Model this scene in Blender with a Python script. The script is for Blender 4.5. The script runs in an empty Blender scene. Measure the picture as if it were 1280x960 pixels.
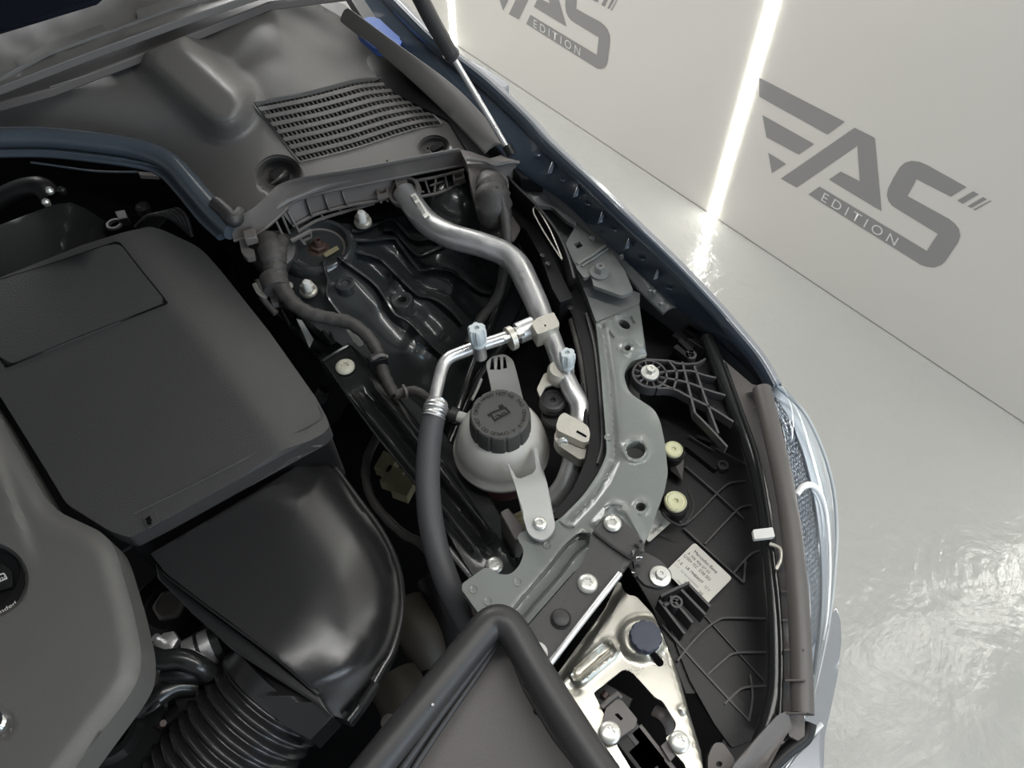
import bpy, bmesh, math, random
from mathutils import Vector, Matrix, geometry
random.seed(7)
S = bpy.context.scene
COL = S.collection
PI = math.pi
# ------------------------------------------------------------------ camera
CAM_H, FPX = 1.5, 920.0
PITCH, ROLL, YAW = math.radians(54.39), math.radians(-0.11), math.radians(40.635)
FWD = Vector((math.sin(YAW)*math.cos(PITCH), math.cos(YAW)*math.cos(PITCH), -math.sin(PITCH)))
_r = Vector((math.cos(YAW), -math.sin(YAW), 0)); _u = _r.cross(FWD)
RGT = _r*math.cos(ROLL) + _u*math.sin(ROLL); UPV = -_r*math.sin(ROLL) + _u*math.cos(ROLL)
CO = Vector((0, 0, CAM_H))
cd = bpy.data.cameras.new('camera'); cam = bpy.data.objects.new('camera', cd); COL.objects.link(cam)
m3 = Matrix((RGT, UPV, -FWD)).transposed()
cam.matrix_world = Matrix.Translation(CO) @ m3.to_4x4()
cd.sensor_width = 36.0; cd.lens = FPX/1280*36.0; cd.clip_start = .02; cd.clip_end = 60
S.camera = cam
# ------------------------------------------------------------------ light
S.view_settings.view_transform = 'Standard'; S.view_settings.look = 'None'
S.view_settings.exposure = -0.15; S.view_settings.gamma = 1.0
S.view_settings.use_curve_mapping = False
w = bpy.data.worlds.new('world'); S.world = w; w.use_nodes = True
bg = w.node_tree.nodes['Background']; bg.inputs[0].default_value = (.93, .97, 1, 1); bg.inputs[1].default_value = 0.30
def area(name, loc, target, sx, sy, power, col=(1, 1, 1)):
    l = bpy.data.lights.new(name, 'AREA'); l.shape = 'RECTANGLE'; l.size = sx; l.size_y = sy; l.energy = power; l.color = col
    o = bpy.data.objects.new(name, l); COL.objects.link(o); o.location = loc
    d = Vector(target)-Vector(loc); o.rotation_euler = d.to_track_quat('-Z', 'Y').to_euler()
    return o
area('ceiling_lamp', (.9, -.6, 3.2), (.5, .2, .8), .13, 2.6, 38, (1, .98, .94))
area('ceiling_lamp', (-.9, .9, 3.2), (0, .5, .8), .13, 2.6, 36, (1, .98, .94))
area('ceiling_lamp', (-.3, 3.0, 3.0), (.2, .6, .8), 2.2, .5, 30, (1, .99, .97))
area('cowl_sheen_fill', (1.1, 3.4, 2.3), (.3, .9, .95), 1.8, 1.0, 120, (1, 1, .98))  # added fill to raise a sheen on the cowl, no such fitting seen
area('wall_blue_fill', (.75, -1.9, 2.2), (1.5, -.5, 1.25), .5, .5, 5, (.45, .75, 1))  # added fill that tints the upper wall blue, no window seen here
area('daylight_door', (.3, -4.3, 1.9), (.6, .3, .9), 2.4, 1.8, 95, (.76, .88, 1))
# ------------------------------------------------------------------ pixel -> world
def P(x, y, z):
    d = FWD*FPX + RGT*(x-640) - UPV*(y-480)
    return CO + d*((z-CAM_H)/d.z)
WX = 1.5578
def PW(x, y, off=0.0):
    d = FWD*FPX + RGT*(x-640) - UPV*(y-480)
    return CO + d*((WX-off)/d.x)
def W(p, z=None):
    return P(p[0], p[1], p[2] if len(p) > 2 else z)
# ------------------------------------------------------------------ materials
def nt(name):
    m = bpy.data.materials.new(name); m.use_nodes = True
    return m, m.node_tree, m.node_tree.nodes['Principled BSDF']
def mat(name, col, rough=.5, metal=0, bump=0, scale=900, spec=.5, var=0, vscale=40, coat=0, rvar=0, stretch=None):
    m, t, b = nt(name); N = t.nodes; L = t.links
    b.inputs['Base Color'].default_value = (*col, 1); b.inputs['Roughness'].default_value = rough
    b.inputs['Metallic'].default_value = metal; b.inputs['Specular IOR Level'].default_value = spec
    b.inputs['Coat Weight'].default_value = coat; b.inputs['Coat Roughness'].default_value = .08
    tc = N.new('ShaderNodeTexCoord'); src = tc.outputs['Object']
    if stretch:
        mp = N.new('ShaderNodeMapping'); mp.inputs['Scale'].default_value = stretch; L.new(src, mp.inputs[0]); src = mp.outputs[0]
    if bump:
        n = N.new('ShaderNodeTexNoise'); n.inputs['Scale'].default_value = scale; n.inputs['Detail'].default_value = 2
        L.new(src, n.inputs['Vector'])
        bp = N.new('ShaderNodeBump'); bp.inputs['Strength'].default_value = bump; bp.inputs['Distance'].default_value = .001
        L.new(n.outputs['Fac'], bp.inputs['Height']); L.new(bp.outputs[0], b.inputs['Normal'])
    if var or rvar:
        n2 = N.new('ShaderNodeTexNoise'); n2.inputs['Scale'].default_value = vscale; n2.inputs['Detail'].default_value = 5
        L.new(src, n2.inputs['Vector'])
        if var:
            mx = N.new('ShaderNodeMix'); mx.data_type = 'RGBA'
            mx.inputs[6].default_value = (*[c*(1-var) for c in col], 1); mx.inputs[7].default_value = (*[min(1, c*(1+var)) for c in col], 1)
            L.new(n2.outputs['Fac'], mx.inputs[0]); L.new(mx.outputs[2], b.inputs['Base Color'])
        if rvar:
            mr = N.new('ShaderNodeMapRange'); mr.inputs[1].default_value = .3; mr.inputs[2].default_value = .7
            mr.inputs[3].default_value = rough-rvar; mr.inputs[4].default_value = rough+rvar
            L.new(n2.outputs['Fac'], mr.inputs[0]); L.new(mr.outputs[0], b.inputs['Roughness'])
    return m
M = {}
M['cowl'] = mat('cowl_plastic', (.120, .116, .112), .36, bump=.25, scale=1400, var=.05, vscale=8)
M['cover'] = mat('grained_plastic', (.041, .041, .042), .5, bump=.6, scale=700, var=.06, vscale=20)
M['engine'] = mat('engine_cover_plastic', (.098, .096, .092), .42, bump=.2, scale=1600, var=.05)
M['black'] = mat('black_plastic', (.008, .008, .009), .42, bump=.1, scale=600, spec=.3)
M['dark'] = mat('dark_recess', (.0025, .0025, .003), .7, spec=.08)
M['gloss'] = mat('gloss_black_plastic', (.014, .015, .015), .22)
M['duct'] = mat('duct_plastic', (.016, .016, .017), .25, bump=.08, scale=1200, spec=.7)
M['cast'] = mat('black_painted_casting', (.030, .034, .035), .27, bump=.2, scale=160, var=.1, coat=.4)
M['rubber'] = mat('rubber', (.030, .029, .030), .45, bump=.1, scale=500)
M['hose'] = mat('hose_rubber', (.052, .053, .058), .55, bump=.2, scale=800)
M['seal'] = mat('seal_rubber', (.060, .075, .092), .27, bump=.06, scale=500)  # blue sheen of reflected daylight is put into the rubber's base colour
M['tape'] = mat('cloth_tape', (.045, .042, .040), .6, bump=.5, scale=260, var=.25, vscale=120)
M['rail'] = mat('grey_green_paint', (.165, .178, .168), .33, bump=.12, scale=220, var=.06, vscale=30, coat=.3)
M['railb'] = mat('grey_bracket_paint', (.155, .163, .158), .35, bump=.1, scale=220, var=.06)
M['navy'] = mat('blue_reflection_paint', (.034, .048, .068), .28, bump=.03, scale=60, coat=.6)  # silver body darkened to blue: reflected daylight and hood put into the colour
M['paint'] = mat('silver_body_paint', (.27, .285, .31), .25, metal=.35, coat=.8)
M['alu'] = mat('aluminium', (.60, .60, .60), .34, metal=.8, bump=.15, scale=150, var=.12, vscale=60, rvar=.08)
M['alu2'] = mat('cast_aluminium', (.54, .52, .46), .42, metal=.6, bump=.3, scale=300, var=.12, vscale=80)
M['zinc'] = mat('zinc_plated_steel', (.45, .435, .385), .33, metal=.9, bump=.5, scale=22, var=.22, vscale=30, rvar=.1)
M['bolt'] = mat('bolt_zinc', (.66, .66, .62), .35, metal=.7, var=.1, vscale=200)
M['boltc'] = mat('cream_washer', (.62, .60, .50), .5, metal=.2, var=.1)
M['white'] = mat('off_white_plastic', (.55, .55, .53), .5)
M['tank'] = mat('tank_plastic', (.50, .49, .46), .42, var=.05, vscale=14)
M['tankred'] = mat('tank_red_coolant', (.12, .05, .055), .4)
M['brk'] = mat('bracket_plastic', (.40, .41, .40), .5, var=.04)
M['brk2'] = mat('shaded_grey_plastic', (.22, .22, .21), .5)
M['cream'] = mat('cream_nylon', (.62, .61, .40), .4)
M['bluecap'] = mat('blue_plastic', (.03, .09, .32), .5, spec=.3)
M['dbluecap'] = mat('slate_blue_plastic', (.035, .042, .065), .5, bump=.2, scale=400)
M['ltcap'] = mat('pale_blue_grey_plastic', (.50, .55, .57), .5)
M['label'] = mat('label_paper', (.72, .71, .65), .5)
M['ink'] = mat('ink', (.03, .03, .03), .6)
M['inkg'] = mat('grey_ink', (.3, .3, .3), .6)
M['wink'] = mat('white_ink', (.75, .75, .72), .5)
M['logo'] = mat('logo_vinyl', (.30, .29, .285), .5)
M['wall'] = mat('wall_panel', (.72, .69, .64), .32, var=.015, vscale=3)
M['foot'] = mat('cap_plastic', (.050, .049, .047), .5, bump=.25, scale=900)
M['emboss'] = mat('embossed_plastic', (.010, .010, .010), .6, spec=.2)
M['tan'] = mat('tan_grey_plastic', (.115, .105, .10), .5, bump=.15, scale=500)
M['housing'] = mat('headlight_housing', (.013, .012, .013), .42, bump=.15, scale=300, spec=.35)
M['rib'] = mat('housing_rib', (.065, .062, .064), .4)
M['brown'] = mat('brown_plastic', (.045, .026, .02), .5)
M['yellow'] = mat('yellowed_plastic', (.23, .21, .13), .5)
M['glassw'] = mat('windscreen_glass', (.008, .010, .016), .05)
M['chrome'] = mat('chrome', (.8, .8, .8), .12, metal=1)
def m_floor():
    m, t, b = nt('epoxy_floor'); N = t.nodes; L = t.links
    b.inputs['Base Color'].default_value = (.345, .342, .322, 1); b.inputs['Roughness'].default_value = .17; b.inputs['Specular IOR Level'].default_value = .8
    tc = N.new('ShaderNodeTexCoord')
    wv = N.new('ShaderNodeTexNoise'); wv.inputs['Scale'].default_value = 4; wv.inputs['Detail'].default_value = 6; wv.inputs['Distortion'].default_value = 2.2
    L.new(tc.outputs['Object'], wv.inputs['Vector'])
    n = N.new('ShaderNodeTexNoise'); n.inputs['Scale'].default_value = 45; n.inputs['Detail'].default_value = 3; L.new(tc.outputs['Object'], n.inputs['Vector'])
    ad = N.new('ShaderNodeMath'); ad.operation = 'MULTIPLY_ADD'; L.new(n.outputs['Fac'], ad.inputs[0]); ad.inputs[1].default_value = .22; L.new(wv.outputs['Fac'], ad.inputs[2])
    bp = N.new('ShaderNodeBump'); bp.inputs['Strength'].default_value = .42; bp.inputs['Distance'].default_value = .02
    L.new(ad.outputs[0], bp.inputs['Height']); L.new(bp.outputs[0], b.inputs['Normal'])
    vo = N.new('ShaderNodeTexVoronoi'); vo.inputs['Scale'].default_value = 9; L.new(tc.outputs['Object'], vo.inputs['Vector'])
    cr = N.new('ShaderNodeValToRGB'); cr.color_ramp.elements[0].position = .02; cr.color_ramp.elements[1].position = .035
    cr.color_ramp.elements[0].color = (.30, .29, .27, 1); cr.color_ramp.elements[1].color = (.345, .342, .322, 1)
    L.new(vo.outputs['Distance'], cr.inputs[0]); L.new(cr.outputs[0], b.inputs['Base Color'])
    return m
M['floor'] = m_floor()
def m_emit(name, col, s):
    m, t, b = nt(name); b.inputs['Emission Color'].default_value = (*col, 1); b.inputs['Emission Strength'].default_value = s
    b.inputs['Base Color'].default_value = (.8, .8, .8, 1); return m
M['led'] = m_emit('led_diffuser', (1, 1, .93), 22)
def m_glass():
    m, t, b = nt('clear_lens'); N = t.nodes; L = t.links
    tr = N.new('ShaderNodeBsdfTransparent'); tr.inputs[0].default_value = (.93, .95, .97, 1)
    gl = N.new('ShaderNodeBsdfGlossy'); gl.inputs['Roughness'].default_value = .03
    fw = N.new('ShaderNodeLayerWeight'); fw.inputs[0].default_value = .5
    pw = N.new('ShaderNodeMath'); pw.operation = 'POWER'; L.new(fw.outputs['Facing'], pw.inputs[0]); pw.inputs[1].default_value = 4
    fr = N.new('ShaderNodeMath'); fr.operation = 'MULTIPLY_ADD'; L.new(pw.outputs[0], fr.inputs[0]); fr.inputs[1].default_value = .6; fr.inputs[2].default_value = .04
    mx = N.new('ShaderNodeMixShader'); L.new(fr.outputs[0], mx.inputs[0]); L.new(tr.outputs[0], mx.inputs[1]); L.new(gl.outputs[0], mx.inputs[2])
    L.new(mx.outputs[0], N['Material Output'].inputs[0]); return m
M['lens'] = m_glass()
# ------------------------------------------------------------------ mesh helpers
def link(name, me, material, parent=None, sharp=35):
    if material is not None: me.materials.append(M[material])
    for p in me.polygons: p.use_smooth = True
    if sharp: me.set_sharp_from_angle(angle=math.radians(sharp))
    o = bpy.data.objects.new(name, me); COL.objects.link(o)
    if parent: o.parent = parent
    return o
def mk(name, vs, fs, material, parent=None, sharp=35, bevel=0, bseg=2):
    me = bpy.data.meshes.new(name); me.from_pydata([tuple(v) for v in vs], [], fs); me.validate(); me.update()
    o = link(name, me, material, parent, sharp)
    if bevel:
        b = o.modifiers.new('bevel', 'BEVEL'); b.width = bevel; b.segments = bseg; b.limit_method = 'ANGLE'; b.angle_limit = math.radians(40); b.harden_normals = False
    return o
def crc(pts, closed=False, n=6):
    """Catmull-Rom through tuples of any length"""
    out = []; N = len(pts); rng = N if closed else N-1
    for i in range(rng):
        if closed: a, b, c, d = (pts[(i+k-1) % N] for k in range(4))
        else: a, b, c, d = pts[max(i-1, 0)], pts[i], pts[i+1], pts[min(i+2, N-1)]
        for k in range(n):
            t = k/n
            out.append(tuple(.5*((2*q)+(-p+r)*t+(2*p-5*q+4*r-s)*t*t+(-p+3*q-3*r+s)*t**3) for p, q, r, s in zip(a, b, c, d)))
    if not closed: out.append(tuple(pts[-1]))
    return out
def rnd(pts, r, n=4):
    """round the corners of a pixel polygon"""
    out = []; N = len(pts)
    for i in range(N):
        p = Vector(pts[i][:2]); a = Vector(pts[i-1][:2]); b = Vector(pts[(i+1) % N][:2])
        rr = pts[i][2] if len(pts[i]) > 2 else r
        la, lb = (a-p).length, (b-p).length
        k = min(rr, la*.45, lb*.45)
        if k < .3: out.append(tuple(p)); continue
        s, e = p+(a-p)/la*k, p+(b-p)/lb*k
        for j in range(n+1):
            t = j/n; out.append(tuple(s*(1-t)**2+p*2*t*(1-t)+e*t*t))
    return out
def circ(cx, cy, rx, ry=None, n=20, a0=0):
    ry = rx*.84 if ry is None else ry
    return [(cx+rx*math.cos(2*PI*k/n+a0), cy+ry*math.sin(2*PI*k/n+a0)) for k in range(n)]
def inside(p, poly):
    x, y = p; c = False; j = len(poly)-1
    for i in range(len(poly)):
        xi, yi = poly[i][:2]; xj, yj = poly[j][:2]
        if (yi > y) != (yj > y) and x < (xj-xi)*(y-yi)/(yj-yi)+xi: c = not c
        j = i
    return c
def sheet(name, out, z, material, parent=None, thick=.004, holes=(), step=0, bevel=0, sharp=35, back=True, feat=()):
    """solid sheet: outline in photo pixels laid on the height z (number or function of x, y), with holes; walls go straight down"""
    zf = z if callable(z) else (lambda x, y: z)
    vs = [Vector(p[:2]) for p in out]; ed = [(i, (i+1) % len(out)) for i in range(len(out))]
    loops = [list(range(len(out)))]
    for h in holes:
        s = len(vs); vs += [Vector(p[:2]) for p in h]; ed += [(s+i, s+(i+1) % len(h)) for i in range(len(h))]; loops.append(list(range(s, s+len(h))))
    fp = []
    for h in feat:
        s = len(vs); q = [Vector(p[:2]) for p in h]; vs += q; fp += q; ed += [(s+i, s+i+1) for i in range(len(q)-1)]
    if step:
        xs = [p[0] for p in out]; ys = [p[1] for p in out]; row = 0; y = min(ys)+step/2
        allp = [Vector(p[:2]) for l in ([out]+list(holes)) for p in l]+fp
        while y < max(ys):
            x = min(xs)+(step/2 if row % 2 else 0)
            while x < max(xs):
                if inside((x, y), out) and not any(inside((x, y), h) for h in holes):
                    q = Vector((x, y))
                    if min((q-a).length_squared for a in allp) > (step*.3)**2: vs.append(q)
                x += step
            y += step*.87; row += 1
    V, E, F, ov, oe, of = geometry.delaunay_2d_cdt(vs, ed, [], 0, 1e-5)
    fs = []
    for f in F:
        c = sum((V[i] for i in f), Vector((0, 0)))/len(f)
        if inside(c, out) and not any(inside(c, h) for h in holes):
            a = sum(V[f[i]].x*V[f[(i+1) % len(f)]].y-V[f[(i+1) % len(f)]].x*V[f[i]].y for i in range(len(f)))
            fs.append(tuple(f) if a < 0 else tuple(reversed(f)))   # pixel y points down
    top = [P(v.x, v.y, zf(v.x, v.y)) for v in V]
    n = len(top)
    if thick:
        bot = [p-Vector((0, 0, thick)) for p in top]
        cnt = {}
        for f in fs:
            for i in range(len(f)):
                a, b = f[i], f[(i+1) % len(f)]; cnt[(a, b)] = 1
        side = [(b, a, a+n, b+n) for (a, b) in cnt if (b, a) not in cnt]
        allf = fs+side+([tuple(i+n for i in reversed(f)) for f in fs] if back else [])
        return mk(name, top+bot, allf, material, parent, sharp, bevel)
    return mk(name, top, fs, material, parent, sharp, bevel)
def frames(pts):
    T = []
    for i in range(len(pts)):
        a = pts[max(i-1, 0)]; b = pts[min(i+1, len(pts)-1)]; T.append((b-a).normalized())
    up = Vector((0, 0, 1)) if abs(T[0].z) < .9 else Vector((1, 0, 0))
    nrm = (up-T[0]*up.dot(T[0])).normalized(); out = []
    for t in T:
        nrm = (nrm-t*nrm.dot(t)).normalized(); out.append((t, nrm, t.cross(nrm)))
    return out
def tube(name, pts, r, material, parent=None, seg=12, n=6, z=None, smooth=True, flat=1.0, cap=True, prof=None, sharp=50):
    """pts (x, y, z[, radius]) in photo pixels + height"""
    q = [tuple(p) if len(p) > 2 else (p[0], p[1], z) for p in pts]
    if smooth and len(q) > 2: q = crc(q, n=n)
    wp = [P(p[0], p[1], p[2]) for p in q]; rr = [p[3] if len(p) > 3 else r for p in q]
    if prof: rr = [a*prof(i, len(wp)) for i, a in enumerate(rr)]
    fr = frames(wp); vs = []; fs = []
    for p, a, (t, u, v) in zip(wp, rr, fr):
        for k in range(seg):
            th = 2*PI*k/seg; vs.append(p+u*(a*flat*math.cos(th))+v*(a*math.sin(th)))
    for i in range(len(wp)-1):
        for k in range(seg):
            k2 = (k+1) % seg; fs.append((i*seg+k, i*seg+k2, (i+1)*seg+k2, (i+1)*seg+k))
    if cap: fs += [tuple(reversed(range(seg))), tuple((len(wp)-1)*seg+k for k in range(seg))]
    return mk(name, vs, fs, material, parent, sharp)
def hexr(th): return 1/math.cos(((th+PI/6) % (PI/3))-PI/6)*.9
def starr(th): return .82+.18*math.cos(6*th)
_lc = {}
def lathe_mesh(prof, seg=24):
    vs = []; fs = []
    for r, z, sh in prof:
        f = {None: lambda t: 1, 'hex': hexr, 'star': starr}.get(sh, sh) if not callable(sh) else sh
        for k in range(seg):
            th = 2*PI*k/seg; a = r*f(th); vs.append((a*math.cos(th), a*math.sin(th), z))
    for i in range(len(prof)-1):
        for k in range(seg):
            k2 = (k+1) % seg; fs.append((i*seg+k, i*seg+k2, (i+1)*seg+k2, (i+1)*seg+k))
    fs += [tuple(reversed(range(seg))), tuple((len(prof)-1)*seg+k for k in range(seg))]
    return vs, fs
def RP(x, y, z, px): return px*(P(x, y, z)-CO).length/FPX
def lathe(name, x, y, z, prof, material, parent=None, seg=24, axis=None, key=None, rot=0, sharp=35, px=None):
    """prof: (radius, height, shape) from bottom to top, about a vertical (or given) axis through the pixel at height z"""
    if key and key in _lc: me = _lc[key]; o = bpy.data.objects.new(name, me); COL.objects.link(o)
    else:
        prof = [(p+(None,))[:3] for p in prof]
        vs, fs = lathe_mesh(prof, seg)
        me = bpy.data.meshes.new(name); me.from_pydata(vs, [], fs); me.update()
        o = link(name, me, material, None, sharp)
        if key: _lc[key] = me
    if parent: o.parent = parent
    o.location = P(x, y, z)
    if px: k_ = RP(x, y, z, px)/max(p[0] for p in prof); o.scale = (k_, k_, k_)
    if axis: o.rotation_euler = Vector(axis).to_track_quat('Z', 'Y').to_euler()
    elif rot: o.rotation_euler = (0, 0, rot)
    return o
def thing(name, label, cat, group=None):
    o = bpy.data.objects.new(name, None); COL.objects.link(o); o.empty_display_size = .02
    o['label'] = label; o['category'] = cat
    if group: o['group'] = group
    return o
def tag(o, label, cat, group=None):
    o['label'] = label; o['category'] = cat
    if group: o['group'] = group
    return o
# bolt kinds
def torx(par, x, y, z, px=11, m='bolt', axis=None, rot=.3):
    r = .0105
    return lathe('bolt', x, y, z-.001, [(r, 0), (r, .0012), (r*.93, .0024), (r*.72, .0036), (r*.5, .0042), (r*.46, .0042, 'star'), (r*.42, .002, 'star'), (r*.1, .002)], m, par, 36, axis, 'torx%s' % m, rot, px=px)
def hexb(par, x, y, z, px=11, m='bolt', axis=None, rot=.5, h=.006, name='bolt'):
    r = .011
    return lathe(name, x, y, z-.001, [(r, 0), (r, .0014), (r*.95, .002), (r*.6, .0026), (r*.52, .0028, 'hex'), (r*.52, h, 'hex'), (r*.44, h+.001), (r*.2, h+.001), (r*.16, h-.0008), (r*.05, h-.0008)], m, par, 36, axis, 'hexb%s%.4f' % (m, h), rot, px=px)
def text(name, body, p0, p1, h, z, material, parent=None, dz=.0004, thick=.0003, wall=False):
    """flat lettering on a horizontal plane at z: baseline from pixel p0 to pixel p1, fitted to that length, cap height h (m)"""
    cu = bpy.data.curves.new(name, 'FONT'); cu.body = body; cu.size = 1; cu.extrude = 0
    to = bpy.data.objects.new(name, cu); COL.objects.link(to)
    me = bpy.data.meshes.new_from_object(to); bpy.data.objects.remove(to)
    xs = [v.co.x for v in me.vertices]; ys = [v.co.y for v in me.vertices]
    if wall: a, b = PW(*p0, .0015), PW(*p1, .0015); ez = Vector((-1, 0, 0))
    else: a, b = P(*p0, z+dz), P(*p1, z+dz); ez = Vector((0, 0, 1))
    ex = (b-a).normalized(); ey = ez.cross(ex); sx = (b-a).length/(max(xs)-min(xs)); sy = h/.7; x0 = min(xs)
    for v in me.vertices:
        v.co = a+ex*((v.co.x-x0)*sx)+ey*(v.co.y*sy)
    return link(name, me, material, parent, 0)
def ringtext(name, body, c, rad, h, z, a0, a1, material, parent, seg=1):
    """letters around a circle centre c (world), clockwise from angle a0 to a1 (degrees, seen from above)"""
    n = len(body); bm = bmesh.new()
    for i, ch in enumerate(body):
        if ch == ' ': continue
        cu = bpy.data.curves.new('t', 'FONT'); cu.body = ch; cu.size = h/.7; cu.align_x = 'CENTER'
        to = bpy.data.objects.new('t', cu); COL.objects.link(to); me = bpy.data.meshes.new_from_object(to); bpy.data.objects.remove(to)
        a = math.radians(a0+(a1-a0)*i/(n-1))
        mt = Matrix.Translation(c+Vector((math.cos(a)*rad, math.sin(a)*rad, z-c.z))) @ Matrix.Rotation(a-PI/2, 4, 'Z')
        me.transform(mt); bm.from_mesh(me)
    me = bpy.data.meshes.new(name); bm.to_mesh(me); bm.free()
    return link(name, me, material, parent, 0)
def sdist(x, y, a, b):
    dx, dy = b[0]-a[0], b[1]-a[1]; L2 = dx*dx+dy*dy or 1
    t = max(0, min(1, ((x-a[0])*dx+(y-a[1])*dy)/L2)); return math.hypot(x-a[0]-dx*t, y-a[1]-dy*t), t
def ldist(x, y, pts):
    return min(sdist(x, y, pts[i], pts[i+1])[0] for i in range(len(pts)-1))
def gs(d, w): return math.exp(-(d/w)**2)
def sstep(a, b, v):
    t = max(0, min(1, (v-a)/(b-a))); return t*t*(3-2*t)
def lerp(a, b, t): return a+(b-a)*t
def side(x, y, a, b):  # signed pixel distance from line a->b, positive to the right of travel on screen
    dx, dy = b[0]-a[0], b[1]-a[1]; return ((x-a[0])*(-dy)+(y-a[1])*dx)/math.hypot(dx, dy)
def box(name, c, sx, sy, sz, z, material, parent=None, ang=0, bevel=.0008):
    """box standing under pixel c with its top at z; sx, sy, sz in metres, ang = direction in the photo (deg, clockwise from right)"""
    o = P(*c, z); d = (P(c[0]+10*math.cos(math.radians(ang)), c[1]+10*math.sin(math.radians(ang)), z)-o).normalized(); e = Vector((0, 0, 1)).cross(d)
    vs = [o+d*(a*sx/2)+e*(b*sy/2)-Vector((0, 0, k*sz)) for k in (1, 0) for a, b in ((-1, -1), (1, -1), (1, 1), (-1, 1))]
    return mk(name, vs, [(3, 2, 1, 0), (4, 5, 6, 7), (0, 1, 5, 4), (1, 2, 6, 5), (2, 3, 7, 6), (3, 0, 4, 7)], material, parent, 35, bevel)
def off(pl, d):
    out = []
    for i, p in enumerate(pl):
        a = pl[max(i-1, 0)]; b = pl[min(i+1, len(pl)-1)]; dx, dy = b[0]-a[0], b[1]-a[1]; L_ = math.hypot(dx, dy); out.append((p[0]-dy/L_*d, p[1]+dx/L_*d))
    return out
M['rubber2'] = mat('brown_grey_rubber', (.085, .078, .074), .42, bump=.1, scale=400)
M['boltg'] = mat('dark_crumpled_metal', (.25, .25, .25), .2, metal=.9)
M['reflector'] = mat('reflector_silver', (.50, .52, .54), .3, metal=.2)
M['lensedge'] = mat('frosted_lens_edge', (.42, .44, .45), .25)
M['glint'] = mat('white_reflection', (.9, .9, .9), .15)
M['paintw'] = mat('pale_edge', (.7, .7, .7), .3)
M['bkt'] = mat('charcoal_plastic', (.042, .041, .041), .45, bump=.25, scale=900)
M['brown2'] = mat('dim_brown_plastic', (.03, .024, .016), .6)
def m_mesh():
    m, t, b = nt('prism_pattern'); N = t.nodes; L = t.links
    b.inputs['Metallic'].default_value = .7; b.inputs['Roughness'].default_value = .15
    tc = N.new('ShaderNodeTexCoord'); v = N.new('ShaderNodeTexVoronoi'); v.inputs['Scale'].default_value = 260; v.inputs['Randomness'].default_value = .35
    L.new(tc.outputs['Object'], v.inputs['Vector'])
    cr = N.new('ShaderNodeValToRGB'); cr.color_ramp.elements[0].position = .25; cr.color_ramp.elements[1].position = .5
    cr.color_ramp.elements[0].color = (.85, .87, .9, 1); cr.color_ramp.elements[1].color = (.10, .11, .13, 1)
    L.new(v.outputs['Distance'], cr.inputs[0]); L.new(cr.outputs[0], b.inputs['Base Color'])
    bp = N.new('ShaderNodeBump'); bp.inputs['Strength'].default_value = .9; bp.inputs['Distance'].default_value = .002; bp.invert = True
    L.new(v.outputs['Distance'], bp.inputs['Height']); L.new(bp.outputs[0], b.inputs['Normal']); return m
M['mesh'] = m_mesh()
# ================================================================== THE ROOM
def struct(o): o['kind'] = 'structure'; return o
fl = mk('floor', [(-4, -4, 0), (WX+.05, -4, 0), (WX+.05, 5, 0), (-4, 5, 0), (-4, -4, -.05), (WX+.05, -4, -.05), (WX+.05, 5, -.05), (-4, 5, -.05)],
        [(0, 1, 2, 3), (7, 6, 5, 4), (0, 4, 5, 1), (1, 5, 6, 2), (2, 6, 7, 3), (3, 7, 4, 0)], 'floor'); struct(fl)
def wbox(name, x0, x1, y0, y1, z0, z1, material, parent=None, bevel=0):
    vs = [(x, y, z) for z in (z0, z1) for x, y in ((x0, y0), (x1, y0), (x1, y1), (x0, y1))]
    return mk(name, vs, [(3, 2, 1, 0), (4, 5, 6, 7), (0, 1, 5, 4), (1, 2, 6, 5), (2, 3, 7, 6), (3, 0, 4, 7)], material, parent, 35, bevel)
wl = wbox('wall_right', WX+.012, WX+.10, -4, 5, 0, 2.9, 'wall'); struct(wl)
YS = [2.146, .893, -.36, -1.613]; LW = .024
edges = [3.40]+YS+[-2.87]
panels = []
for i in range(5):
    a, b = edges[i+1]+LW/2+.002, edges[i]-LW/2-.002
    panels.append(wbox('panel', WX, WX+.013, a, b, .002, 2.88, 'wall', wl, .0015))
for i, y in enumerate(YS):
    o = wbox('led_strip_light', WX-.004, WX+.011, y-LW/2, y+LW/2, .004, 2.86, 'led')
    tag(o, ['glowing vertical light strip on the wall behind the gas strut', 'long glowing vertical light strip between the two wall logos',
            'glowing light strip further right along the wall', 'glowing light strip at the far right of the wall'][i], 'light strip', 'light strips on the wall')
# lettering on the panels, measured on the right-hand logo and repeated one panel further
def flatwall(name, polys, shift, material, parent, off=.0006):
    bm = bmesh.new()
    for pl in polys:
        holes = []
        if isinstance(pl, tuple): pl, holes = pl
        loops = [[PW(*p, off) for p in q] for q in [pl]+holes]
        flat = [v for l in loops for v in l]
        tri = geometry.tessellate_polygon([[Vector((v.y, v.z, 0)) for v in l] for l in loops])
        vv = [bm.verts.new((v.x, v.y+shift, v.z)) for v in flat]
        for t in tri:
            try:
                f = bm.faces.new([vv[i] for i in t]); f.normal_update()
                if f.normal.x > 0: f.normal_flip()
            except ValueError: pass
    me = bpy.data.meshes.new(name); bm.to_mesh(me); bm.free()
    return link(name, me, material, parent, 0)
E_ = [[(949, 97), (1055.9, 152.2), (1034.4, 168.1), (949, 120.8)], [(953.1, 143.8), (1017.5, 180), (998.4, 193.1), (958, 171.5)],
      [(960.3, 190.9), (982.5, 205), (964.7, 216.3)]]
A_ = [[(975.9, 223.4), (1068.4, 159.7), (1093.4, 172.2), (1101.9, 264), (1036.3, 224.4), (1050.9, 214.4), (1074.7, 226.6), (1071.6, 182.2), (995.9, 234.4)]]
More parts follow.
